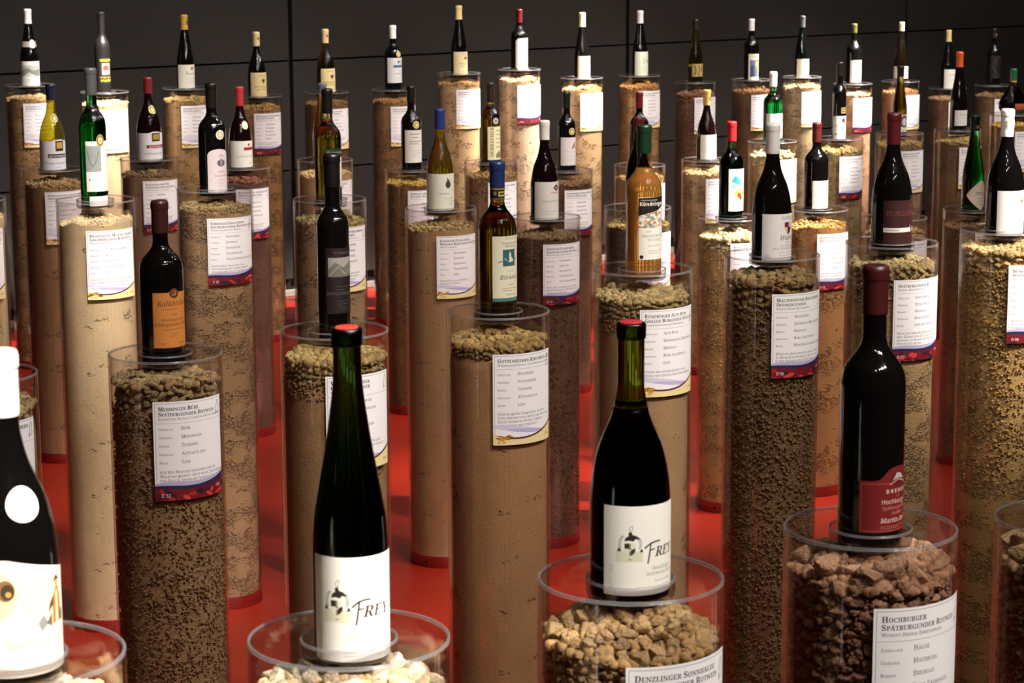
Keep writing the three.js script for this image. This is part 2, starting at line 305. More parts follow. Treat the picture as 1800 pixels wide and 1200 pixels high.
function makeColumn(id, x, z, h, s, label) {
  const t = thing('soil_tube', label, 'display tube', x, 0, z, 'clear tubes of vineyard soil standing in rows');
  Object.assign(s, { h, o: rr(0, 90), edge: s.edge ?? 0.055, hump: s.hump ?? 0.012, bumpy: s.bumpy ?? (s.clods ? 0.008 : 0.015) });
  s.zone = s.clods?.[4] ? (s.clods[4] * 1.55 * (s.clods[5] + s.clods[6])) / 2 + s.clods[5] * 0.6 : 0; s.in0 = s.zone ? s.clods[5] * 0.8 : 0; s.in1 = s.zone ? s.clods[6] * 0.85 : 0;
  s.sink = s.clods ? s.clods[2] * 0.5 : 0.001;
  const cam = Math.atan2(-x, -z);   // direction in which the visitors' side lies
  mesh('base_disc', plinthGeo, plinthMat, t);
  for (const a of [-30, 90, 210]) { const w = mesh('screw', screwGeo, screwMat, t, 'dark screw head'); w.position.set(Math.sin(a * RAD) * 0.0965, 0.016, Math.cos(a * RAD) * 0.0965); w.rotation.y = a * RAD; }
  const tube = mesh('acrylic_tube', lathe([[0.0966, h - 0.0045], [0.0966, 0.034], [RT, 0.001], [RT, h - 0.0045]], 72), tubeMat, t);
  mesh('tube_rim', rimGeo, rimMat, tube).position.y = h;
  const cup = mesh('bottle_cup', cupGeo, cupMat, t); cup.position.y = h;
  mesh('cup_rim', cupRimGeo, rimMat, cup);
  mesh('cup_stem', stemGeo, cupMat, cup);
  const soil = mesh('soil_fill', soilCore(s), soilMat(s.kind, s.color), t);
  const surf = surfaceOf(s), loose = s.loose ?? s.color;
  // clods that can be told apart
  if (s.clods) {
    const [n, min, max, shape = 'lumpy', ringRows = 0, ringMax = 0.012, ringMin = 0.006, most = 150] = s.clods, placed = [];
    const mats = [0.78, 0.92, 1.06, 1.18].map((k) => soilMat('dust', loose, k));
    const add = (px, py, pz, r) => {
      const m = mesh('clod', CLODS[shape][Math.floor(rnd() * CLODS[shape].length)], mats[Math.floor(rnd() * 4)], soil);
      m.position.set(px, py, pz); m.rotation.set(rr(-0.5, 0.5), rr(0, 6.3), rr(-0.5, 0.5)); m.scale.setScalar(r * 1.22); placed.push([px, py, pz, r]);
    };
    for (let k = 0, made = 0; k < n * 14 && made < n; k++) {
      const r = lerp(max, min, Math.pow(made / n, 0.6)), a = rr(0, 6.283), q = Math.sqrt(rnd()) * (0.0962 - r * 1.22), px = q * Math.sin(a), pz = q * Math.cos(a);
      let py = surf(q, a) + r * rr(-0.35, 0.3);
      if (q < 0.056) py = Math.min(py, h - 0.0235 - r);
      if (placed.some((c) => (c[0] - px) ** 2 + (c[1] - py) ** 2 + (c[2] - pz) ** 2 < ((c[3] + r) * 0.72) ** 2)) continue;
      add(px, py, pz, r); made++;
    }
    const side = [], y0 = h - s.edge - ringMax * 0.3;
    for (let k = 0; ringRows && k < most * 16 && side.length < most; k++) {   // pressed against the wall, smaller with depth
      const f = Math.pow(k / (most * 16), 0.8) * rr(0.2, 1), r = lerp(ringMax, ringMin, f) * rr(0.7, 1.3), y = y0 - rnd() * s.zone * lerp(0.35, 1, k / (most * 16)), a = cam + rr(-1.35, 1.35);
      if (side.some((c) => ((c[0] - a) * 0.09) ** 2 + (c[1] - y) ** 2 < ((c[2] + r) * 0.74) ** 2)) continue;
      side.push([a, y, r]); add((0.0964 - r * 1.22) * Math.sin(a), y, (0.0964 - r * 1.22) * Math.cos(a), r);
    }
    const y = h - s.edge - (s.zone > 0.06 ? 0.012 : s.zone);
    s.sideTop = y + 0.004;
  }
  // crumbs nobody could count: on top, and on the pressed face where it is loose
  const list = [], cs = s.crumb ?? 0.0068;
  for (let k = 0; k < (s.nTop ?? 420); k++) { const a = rr(0, 6.283), q = Math.sqrt(rnd()) * 0.0915, r = cs * rr(0.5, 1.5); list.push([q * Math.sin(a), Math.min(surf(q, a) - s.sink + r * 0.4, q < 0.055 ? h - 0.03 : 9), q * Math.cos(a), r]); }
  for (let k = 0; k < (s.nSide ?? 0); k++) {
    const a = cam + rr(-1.7, 1.7), d = Math.pow(rnd(), s.sidePow ?? 1.0), y = (s.sideTop ?? h - s.edge) - d * (s.sideDepth ?? 0.5), r = (s.crumbSide ?? cs) * rr(0.5, 1.4);
    const q = 0.0962 - r * 0.8 - (s.zone > 0.06 ? rr(0.2, 1) * s.in0 : 0);
    if (y > 0.04) list.push([q * Math.sin(a), y, q * Math.cos(a), r]);
  }
  const crumbs = new THREE.InstancedMesh(crumbGeo[0], std(0xffffff, 0.95, { map: SOILTEX.dust }), list.length), col = new THREE.Color(loose), sideCol = new THREE.Color(s.color), cc = new THREE.Color();
  list.forEach(([px, py, pz, r], i) => { crumbs.setMatrixAt(i, M4.compose(P3.set(px, py, pz), turn(), S3.setScalar(r))); crumbs.setColorAt(i, cc.copy(i < (s.nTop ?? 420) ? col : sideCol).multiplyScalar(rr(0.8, 1.25))); });
  crumbs.name = 'crumbs'; crumbs.userData.kind = 'stuff'; crumbs.castShadow = crumbs.receiveShadow = true; soil.add(crumbs);
  // information card wrapped round the tube
  if (s.card) {
    const big = s.card.big, p = print(big ? 512 : 192, big ? 640 : 240, (g, w, hh) => drawCard(g, w, hh, s.card)), az = s.card.az ?? 34.4;
    mesh('info_card', patch(() => RT, h - 0.069 - 0.176, h - 0.069, az - 40, az + 40, p.r, { ny: 2, off: 0.0006 }), p.sheet.material(), t);
  }
  return t;
}

// ---------------------------------------------------------------- bottles
const SHAPES = {   // [height fraction, 0 = neck radius .. 1 = body radius]
  U: [[0, 0.93], [0.012, 1], [0.34, 1], [0.4, 0.97], [0.455, 0.905], [0.556, 0.66], [0.657, 0.24], [0.73, 0.06], [0.78, 0], [1, 0]],
  S: [[0, 0.93], [0.012, 1], [0.33, 1], [0.39, 0.97], [0.434, 0.92], [0.477, 0.82], [0.563, 0.6], [0.65, 0.38], [0.735, 0.2], [0.82, 0.05], [0.88, 0], [1, 0]],
  B: [[0, 0.92], [0.012, 1], [0.56, 1], [0.6, 0.96], [0.64, 0.8], [0.67, 0.52], [0.695, 0.25], [0.72, 0.08], [0.75, 0], [1, 0]],
  X: [[0, 0.92], [0.012, 1], [0.6, 1], [0.635, 0.95], [0.66, 0.78], [0.685, 0.42], [0.71, 0.1], [0.73, 0], [1, 0]],
  O: [[0, 0.42], [0.02, 0.47], [0.09, 0.58], [0.19, 0.95], [0.27, 1], [0.36, 0.9], [0.5, 0.55], [0.62, 0.2], [0.7, 0.04], [0.76, 0], [1, 0]],
};
function profileOf(shape, H, Rb, rn) {
  const t = SHAPES[shape], at = (f) => {
    let i = 0; while (i < t.length - 2 && f > t[i + 1][0]) i++;
    const [x0, y0] = t[i], [x1, y1] = t[i + 1], h = x1 - x0, sl = (a, b) => (t[b][1] - t[a][1]) / (t[b][0] - t[a][0] || 1), c = sl(i, i + 1);
    const lim = (m, a, b) => (a * b <= 0 ? 0 : Math.sign(a) * Math.min(Math.abs(m), 3 * Math.min(Math.abs(a), Math.abs(b))));
    const m0 = i ? lim((sl(i - 1, i) + c) / 2, sl(i - 1, i), c) : c, m1 = i < t.length - 2 ? lim((c + sl(i + 1, i + 2)) / 2, c, sl(i + 1, i + 2)) : c, u = clamp((f - x0) / h, 0, 1), u2 = u * u, u3 = u2 * u;
    return (2 * u3 - 3 * u2 + 1) * y0 + (u3 - 2 * u2 + u) * h * m0 + (-2 * u3 + 3 * u2) * y1 + (u3 - u2) * h * m1;
  };
  return (y) => rn + (Rb - rn) * clamp(at(y / H), 0, 1);
}
const opaqueGlass = (c) => phys({ color: c, roughness: 0.05, ior: 1.52, clearcoat: 0.6, clearcoatRoughness: 0.075 });
const clearGlass = (c, d, base = 0xffffff, tr = 1) => phys({ color: base, transmission: tr, thickness: 0.07, roughness: 0.015, ior: 1.48, clearcoat: 0.6, clearcoatRoughness: 0.075, attenuationColor: new THREE.Color(c), attenuationDistance: d });
const thinGlass = (c, tr = 1) => phys({ color: c, transmission: tr, thickness: 0, roughness: 0.02, ior: 1.5 });
const GLASS = {
  black: opaqueGlass(0x0b0908), wine: opaqueGlass(0x150607), night: opaqueGlass(0x070a08), matte: phys({ color: 0x1d1b1a, roughness: 0.36 }),
  darkgreen: clearGlass(0x3a6a26, 0.034), green: clearGlass(0x1f9a3e, 0.05), palegreen: clearGlass(0x2fc060, 0.06), olive: clearGlass(0x86802a, 0.06), honey: thinGlass(0xbcb24a, 0.9), straw: clearGlass(0xc0b04a, 0.08, 0xa89a38, 0.93),
  brown: clearGlass(0x807022, 0.05), amber: clearGlass(0xb8984a, 0.12), redwine: clearGlass(0x6a1a14, 0.02), orange: clearGlass(0xfbe2a8, 0.1, 0xf2b860, 0.85), neckgreen: clearGlass(0x7f9a2a, 0.03), flint: thinGlass(0xeae6d4),
};
const capMats = {};
const capMat = (c) => capMats[c] ??= phys({ color: c, roughness: 0.36, clearcoat: 0.25, clearcoatRoughness: 0.3 });
const labelTone = {};

function makeBottle(id, x, y, z, b, d, label) {
  const [, H, Rb, capY, l0, l1, a0, a1] = d, rn = b.rn ?? 0.0136, prof = profileOf(b.s, H, Rb, rn);
  const t = thing('wine_bottle', label, 'bottle', x, y, z, 'wine bottles standing on the soil columns');
  const lathed = (from, to, off = 0, n = 60, close = true) => {
    const pts = []; if (close) pts.push([0, from]);
    for (let i = 0; i <= n; i++) { const yy = lerp(from, to, i / n); pts.push([prof(yy) + off, yy]); }
    if (close) pts.push([0, to]);
    return lathe(pts, 56);
  };
  const lipY = H - 0.012, glass = GLASS[b.g];
  if (b.fill) { // unfilled upper neck shows the bare glass above the wine
    mesh('glass_body', lathed(0, b.fill), glass, t); mesh('glass_neck', lathed(b.fill + 0.0004, H - 0.002, 0, 30), GLASS[b.gn], t, b.gnLabel);
  } else { const m = mesh('glass_body', lathed(0, H - 0.002, 0, 90), glass, t); if (b.s === 'O') m.scale.z = 0.62; }
  if (b.cap) {
    const pts = [], top = H, e = 0.0011, n = 14;
    for (let i = 0; i <= n; i++) { const yy = lerp(capY, top - 0.018, i / n); pts.push([prof(yy) + e, yy]); }
    const r = rn + e; pts.push([r, top - 0.0165], [r + 0.0011, top - 0.0155], [r + 0.0011, top - 0.0055], [r + 0.0004, top - 0.0045], [r, top - 0.002], [r - 0.0016, top - 0.0004], [r - 0.004, top], [0, top]);
    pts.unshift([prof(capY) + 0.0001, capY]);
    mesh('capsule', lathe(pts, 40), capMat(b.cap), t);
    if (b.capPrint) { const [f0, f1, color, draw] = b.capPrint, yy0 = lerp(capY, H, f0), yy1 = lerp(capY, H, f1), p = print(64, 64, draw ?? ((g, w, h) => R(g, 0, 0, w, h, color))); mesh('capsule_print', patch((q) => prof(q) + e, yy0, yy1, -30, 98, p.r, { off: 0.0005 }), p.sheet.material(), t); }
  } else if (b.disc) { // bare lip with a coloured stopper disc
    mesh('lip', lathe([[rn, lipY - 0.006], [rn + 0.0016, lipY - 0.005], [rn + 0.0018, H - 0.004], [rn + 0.0008, H - 0.001], [rn - 0.002, H], [rn - 0.0028, H - 0.002]], 40), GLASS[b.gn ?? b.g], t);
    mesh('cap_disc', lathe([[0, H + 0.0008], [rn - 0.0028, H + 0.0006], [rn - 0.0022, H - 0.002], [0, H - 0.0025]].reverse(), 32), capMat(b.disc), t, b.discLabel);
  } else mesh('lip', lathe([[rn, lipY - 0.004], [rn + 0.0015, lipY - 0.003], [rn + 0.0015, H - 0.002], [rn, H], [0, H]], 40), glass, t);
  if (b.lab) {
    const wide = ((a1 - a0) * RAD * Rb), k = b.px ?? 900, p = print(Math.round(clamp(wide * k, 24, 512)), Math.round(clamp((l1 - l0) * k, 24, 640)), b.lab);
    const m = mesh('label', b.power ? disc(prof, (l0 + l1) / 2, (a0 + a1) / 2, (l1 - l0) / 2, p.r, { power: b.power, rx: wide / 2 }) : patch(prof, l0, l1, a0, a1, p.r, { top: b.top, ny: b.top ? 10 : 6 }), p.sheet.material(), t);
    if (b.s === 'O') m.scale.z = 0.66;
  }
  for (const x of b.more ?? []) {
    const { n, y0, y1, a = 34, w = 60, r, rx, draw, px = 900 } = x;
    if (r) { const p = print(Math.round(clamp(r * 2 * px, 20, 200)), Math.round(clamp(r * 2 * px, 20, 200)), draw); mesh(n, disc(prof, y0, a, r, p.r, { rx, power: x.power }), p.sheet.material(), t, x.l); } else {
      const p = print(Math.round(clamp(w * RAD * Rb * px, 20, 400)), Math.round(clamp((y1 - y0) * px, 16, 400)), draw); mesh(n, patch(prof, y0, y1, a - w / 2, a + w / 2, p.r, { off: 0.0006 }), p.sheet.material(), t, x.l);
    }
  }
  return t;
}
// label prints
const blank = (bg, ...items) => (g, w, h) => {
  R(g, 0, 0, w, h, bg);
  for (const i of items) {
    if (i[0] === 't') T(g, i[1], i[2] * w, i[3] * h, i[4] * h, i[5] ?? '#333', i[6] ?? 'serif', i[7] ?? 'center', i[8] ?? '');
    else if (i[0] === 'r') R(g, i[1] * w, i[2] * h, i[3] * w, i[4] * h, i[5]);
    else if (i[0] === 'l') lines(g, i[1] * w, i[2] * h, i[3] * w, i[4], i[5] * h, i[6] ?? '#999', Math.max(1, (i[7] ?? 0.012) * h));
    else if (i[0] === 'c') { g.fillStyle = i[4]; g.beginPath(); g.ellipse(i[1] * w, i[2] * h, i[3] * h, i[3] * h * (i[5] ?? 1), 0, 0, 7); g.fill(); }
    else if (i[0] === 'f') i[1](g, w, h);
  }
};
const poly = (c, ...pts) => ['f', (g, w, h) => { g.fillStyle = c; g.beginPath(); pts.forEach(([x, y], i) => g[i ? 'lineTo' : 'moveTo'](x * w, y * h)); g.fill(); }];
const stroke = (c, lw, ...pts) => ['f', (g, w, h) => { g.strokeStyle = c; g.lineWidth = lw * h; g.lineCap = 'round'; g.lineJoin = 'round'; g.beginPath(); pts.forEach((q, i) => (q.length > 2 ? g.quadraticCurveTo(q[0] * w, q[1] * h, q[2] * w, q[3] * h) : g[i ? 'lineTo' : 'moveTo'](q[0] * w, q[1] * h))); g.stroke(); }];
const goldMedal = blank('#b08d3a', ['c', 0.5, 0.5, 0.46, '#e7d596'], ['c', 0.5, 0.5, 0.34, '#a98a3e'], ['c', 0.5, 0.55, 0.2, '#e9dcae'], ['r', 0.45, 0.25, 0.1, 0.3, '#e9dcae']);
const creamMedal = blank('#d9cfae', ['c', 0.5, 0.5, 0.47, '#f0e9d0'], ['c', 0.5, 0.5, 0.3, '#cdbf92'], ['c', 0.5, 0.5, 0.2, '#efe8cf']);
const grapes = (x, y, s, c = '#4a3a20') => ['f', (g, w, h) => { g.fillStyle = c; [[-1, 0], [0, 0], [1, 0], [-0.5, 1], [0.5, 1], [0, 2]].forEach(([a, b]) => { g.beginPath(); g.arc(x * w + a * s * h, y * h + b * s * h * 0.9, s * h * 0.62, 0, 7); g.fill(); }); g.fillRect(x * w + s * h * 0.2, y * h - s * h * 1.6, s * h * 0.5, s * h * 1.2); }];
const crest = (x, y, s, a = '#7a1f2a', b = '#e8c9b0', o = '#222') => ['f', (g, w, h) => { g.save(); g.translate(x * w, y * h); g.scale(s * h, s * h); g.beginPath(); g.moveTo(-1, -1); g.lineTo(1, -1); g.lineTo(1, 0.3); g.quadraticCurveTo(0.9, 1, 0, 1.4); g.quadraticCurveTo(-0.9, 1, -1, 0.3); g.closePath(); g.clip(); R(g, -1, -1, 1, 1, a); R(g, 0, -1, 1, 1, b); R(g, -1, 0, 1, 2, b); R(g, 0, 0, 1, 2, a); R(g, -0.15, -1, 0.3, 3, o); g.restore(); }];
const freyLabel = (name2, sub) => blank('#f3f0e8',
  ['r', 0.13, 0.5, 0.25, 0.12, '#dadabd'], stroke('#77725f', 0.007, [0.16, 0.45], [0.15, 0.35, 0.2, 0.33], [0.16, 0.4, 0.18, 0.47]), stroke('#77725f', 0.007, [0.36, 0.46], [0.38, 0.36, 0.32, 0.34], [0.37, 0.42, 0.34, 0.48]),
  crest(0.26, 0.47, 0.058, '#2a271c', '#e4e0d2', '#8a8470'), stroke('#e4e0d2', 0.012, [0.22, 0.53], [0.31, 0.45]), poly('#2a261b', [0.21, 0.39], [0.22, 0.35], [0.25, 0.33], [0.245, 0.3], [0.27, 0.28], [0.285, 0.32], [0.32, 0.33], [0.35, 0.37], [0.31, 0.365], [0.29, 0.39], [0.25, 0.38]), stroke('#8b8674', 0.006, [0.26, 0.29], [0.24, 0.24, 0.28, 0.22], [0.29, 0.26, 0.27, 0.28]),
  poly('#1d1a14', [0.14, 0.5], [0.16, 0.45], [0.18, 0.5]), poly('#1d1a14', [0.35, 0.51], [0.365, 0.47], [0.385, 0.51]), ['r', 0.245, 0.585, 0.03, 0.012, '#8a8470'],
  stroke('#2a2412', 0.016, [0.46, 0.42], [0.445, 0.56, 0.43, 0.64]), stroke('#2a2412', 0.016, [0.4, 0.47], [0.47, 0.4, 0.56, 0.41]), stroke('#2a2412', 0.013, [0.45, 0.5], [0.5, 0.49]),
  ['t', 'REY', 0.63, 0.575, 0.15, '#2a2412', 'serif', 'center', 'bold italic'], ['t', 'Denzlinger', 0.6, 0.72, 0.055, '#888'], ['t', name2, 0.6, 0.78, 0.05, '#8a8a80'], ['t', sub, 0.62, 0.86, 0.035, '#aaa'], ['l', 0.32, 0.9, 0.6, 2, 0.035, '#b5b2aa', 0.008],
  ['f', (g, w, h) => { g.save(); g.translate(0.09 * w, 0.92 * h); g.rotate(-Math.PI / 2); T(g, '0,75 l - 12,5', 0, 0, 0.05 * h, '#a9a79e'); g.restore(); }]);
const yellowGrape = blank('#ecd9a0', ['t', 'Weingut', 0.55, 0.16, 0.1, '#a08a50'], grapes(0.6, 0.32, 0.055), ['t', 'SPÄTBURG.', 0.5, 0.63, 0.11, '#9a864e'], ['t', 'ROTWEIN', 0.55, 0.73, 0.1, '#9a864e'], ['r', 0.08, 0.88, 0.12, 0.06, '#c8b070'], ['l', 0.4, 0.86, 0.4, 2, 0.05, '#b29a5e']);

// ---------------------------------------------------------------- what stands where: column x, z and height
const COLS = {
  B1: [-1.946, -9.598, 1.155],
  B2: [-1.675, -9.777, 1.112],
  B3: [-1.368, -9.990, 1.111],
  B4: [-1.084, -10.177, 1.062],
  B5: [-0.808, -10.369, 1.063],
  B6: [-0.522, -10.566, 1.057],
  B7: [-0.237, -10.773, 1.114],
  B8: [0.039, -10.966, 1.118],
  B9: [0.334, -11.160, 1.064],
  B10: [0.615, -11.353, 1.060],
  B11: [0.896, -11.539, 1.013],
  B12: [1.190, -11.742, 1.009],
  B13: [1.460, -11.929, 1.009],
  B14: [1.745, -12.118, 0.961],
  B15: [2.020, -12.308, 0.958],
  B16: [2.300, -12.493, 0.907],
  B17: [2.579, -12.685, 0.907],
  C1: [-1.543, -7.933, 0.996],
  C3: [-1.246, -8.127, 1.009],
  C5: [-0.951, -8.309, 0.958],
  C6a: [-0.670, -8.493, 0.964],
  C7: [-0.368, -8.679, 0.907],
  C9: [-0.077, -8.868, 0.913],
  C11: [0.212, -9.047, 0.862],
  C13a: [0.504, -9.236, 0.860],
  C14: [0.779, -9.415, 0.861],
  C16: [1.062, -9.608, 0.915],
  C19: [1.360, -9.800, 0.907],
  C21: [1.641, -9.982, 0.910],
  C22: [1.920, -10.163, 0.906],
  C26: [2.195, -10.350, 0.955],
  C2: [-1.065, -6.022, 1.124],
  C4: [-0.784, -6.222, 1.128],
  C6b: [-0.496, -6.418, 1.075],
  C8: [-0.199, -6.620, 1.024],
  C10: [0.100, -6.822, 0.971],
  C13b: [0.377, -7.020, 0.973],
  C15: [0.675, -7.221, 0.915],
  C18: [0.965, -7.427, 0.914],
  C23: [1.248, -7.618, 0.861],
  C24: [1.537, -7.824, 0.860],
  C27: [-0.612, -4.101, 1.086],
  C6c: [-0.328, -4.295, 1.091],
  C12: [-0.027, -4.501, 1.091],
  C13: [0.263, -4.708, 1.140],
  C17: [0.545, -4.900, 1.139],
  C20: [0.826, -5.091, 1.137],
  C25: [1.112, -5.287, 1.138],
  C28: [-0.162, -2.240, 1.150],
  C29: [0.126, -2.446, 1.151],
  C30: [0.414, -2.653, 1.150],
  C31: [-0.449, -2.040, 1.200],
  C32: [-0.899, -3.900, 1.090],
  C33: [0.702, -2.860, 1.105],
  C34: [-1.355, -5.830, 1.150],
};
const BOTS = {
  B1: [0.003, 0.323, 0.0380, 0.264, 0.015, 0.115, -64, 106],  // 11
  B2: [-0.004, 0.345, 0.0317, 0.000, 0.056, 0.159, -14, 83],  // 10
  B3: [-0.000, 0.324, 0.0371, 0.262, 0.019, 0.117, -47, 116],  // 8
  B4: [-0.004, 0.291, 0.0397, 0.231, 0.017, 0.119, -37, 105],  // 6
  B5: [0.000, 0.291, 0.0404, 0.230, 0.020, 0.121, -27, 96],  // 4
  B6: [-0.001, 0.302, 0.0380, 0.244, 0.050, 0.160, -39, 108],  // 3
  B7: [0.003, 0.322, 0.0374, 0.260, 0.011, 0.116, -40, 108],  // 1
  B8: [0.000, 0.293, 0.0387, 0.231, 0.016, 0.162, -24, 93],  // -0
  B9: [0.001, 0.322, 0.0374, 0.256, 0.016, 0.120, -34, 103],  // -2
  B10: [0.002, 0.325, 0.0381, 0.265, 0.019, 0.132, -43, 112],  // -3
  B11: [0.000, 0.322, 0.0360, 0.272, 0.046, 0.109, -34, 103],  // -4
  B12: [-0.003, 0.317, 0.0366, 0.259, 0.017, 0.146, -26, 95],  // -6
  B13: [-0.000, 0.322, 0.0357, 0.265, 0.014, 0.108, -50, 119],  // -7
  B14: [0.003, 0.320, 0.0392, 0.274, 0.025, 0.137, -32, 101],  // -8
  B15: [0.000, 0.322, 0.0376, 0.275, 0.033, 0.095, -80, 90],  // -9
  B16: [-0.002, 0.321, 0.0389, 0.261, 0.016, 0.117, -38, 107],  // -10
  B17: [-0.003, 0.319, 0.0380, 0.265, 0.055, 0.176, -40, 109],  // -11
  C1: [0.002, 0.302, 0.0426, 0.249, 0.016, 0.119, -60, 110],  // 11
  C3: [0.002, 0.297, 0.0431, 0.241, 0.014, 0.113, -64, 106],  // 9
  C5: [-0.001, 0.301, 0.0411, 0.234, 0.021, 0.113, -55, 115],  // 7
  C6a: [-0.006, 0.293, 0.0369, 0.255],  // 5
  C7: [0.001, 0.324, 0.0377, 0.265, 0.046, 0.165, -35, 104],  // 2
  C9: [-0.000, 0.316, 0.0363, 0.242, 0.029, 0.153, -17, 85],  // 1
  C11: [-0.000, 0.318, 0.0349, 0.256, 0.038, 0.145, -40, 109],  // -1
  C13a: [-0.004, 0.302, 0.0379, 0.241],  // -3
  C14: [-0.001, 0.295, 0.0397, 0.234, 0.022, 0.119, -40, 108],  // -5
  C16: [-0.000, 0.298, 0.0393, 0.239, 0.032, 0.131, -47, 115],  // -6
  C19: [-0.002, 0.332, 0.0283, 0.272, 0.015, 0.111, -64, 106],  // -8
  C21: [-0.003, 0.300, 0.0312, 0.255, 0.024, 0.096, 4, 65],  // -9
  C22: [-0.000, 0.350, 0.0367, 0.285, 0.037, 0.103, -34, 103],  // -11
  C26: [-0.003, 0.216, 0.0622, 0.164, 0.012, 0.066, -38, 107],  // -12
  C2: [-0.001, 0.354, 0.0346, 0.285, 0.042, 0.170, -23, 92],  // 10
  C4: [-0.003, 0.296, 0.0365, 0.230, 0.011, 0.125, -15, 83],  // 7
  C6b: [-0.002, 0.318, 0.0365, 0.251, 0.030, 0.158, -13, 82],  // 4
  C8: [-0.001, 0.297, 0.0384, 0.240, 0.014, 0.117, -65, 105],  // 2
  C10: [-0.004, 0.298, 0.0405, 0.242, 0.013, 0.123, -45, 114],  // -1
  C13b: [0.001, 0.287, 0.0374, 0.243],  // -3
  C15: [-0.001, 0.313, 0.0376, 0.253, 0.041, 0.170, -17, 86],  // -5
  C18: [-0.004, 0.291, 0.0377, 0.229, 0.022, 0.110, -24, 93],  // -7
  C24: [-0.003, 0.330, 0.0369, 0.280, 0.018, 0.118, -45, 114],  // -11
  C27: [-0.002, 0.289, 0.0381, 0.232, 0.033, 0.138, -18, 87],  // 9
  C6c: [0.001, 0.344, 0.0294, 0.283, 0.053, 0.174, -23, 92],  // 4
  C12: [0.000, 0.307, 0.0368, 0.236, 0.041, 0.167, -15, 84],  // 0
  C13: [0.002, 0.308, 0.0360, 0.251, 0.041, 0.166, -19, 88],  // -3
  C17: [-0.002, 0.293, 0.0413, 0.230, 0.010, 0.108, -34, 103],  // -6
  C20: [-0.002, 0.299, 0.0439, 0.231, 0.019, 0.114, -32, 101],  // -9
  C25: [-0.005, 0.289, 0.0423, 0.227, 0.008, 0.109, -35, 104],  // -12
  C28: [0.003, 0.329, 0.0373, 0.317, 0.005, 0.110, -62, 108],  // 4
  C29: [-0.001, 0.296, 0.0430, 0.278, 0.010, 0.107, -42, 110],  // -3
  C30: [-0.001, 0.325, 0.0372, 0.269, 0.021, 0.097, -28, 97],  // -9
  C31: [0.000, 0.296, 0.0439, 0.237, 0.009, 0.116, -48, 117],  // 12
};
BOTS.C12[3] = 0.257; BOTS.C26[6] = 2; BOTS.C25[0] = -0.0025;
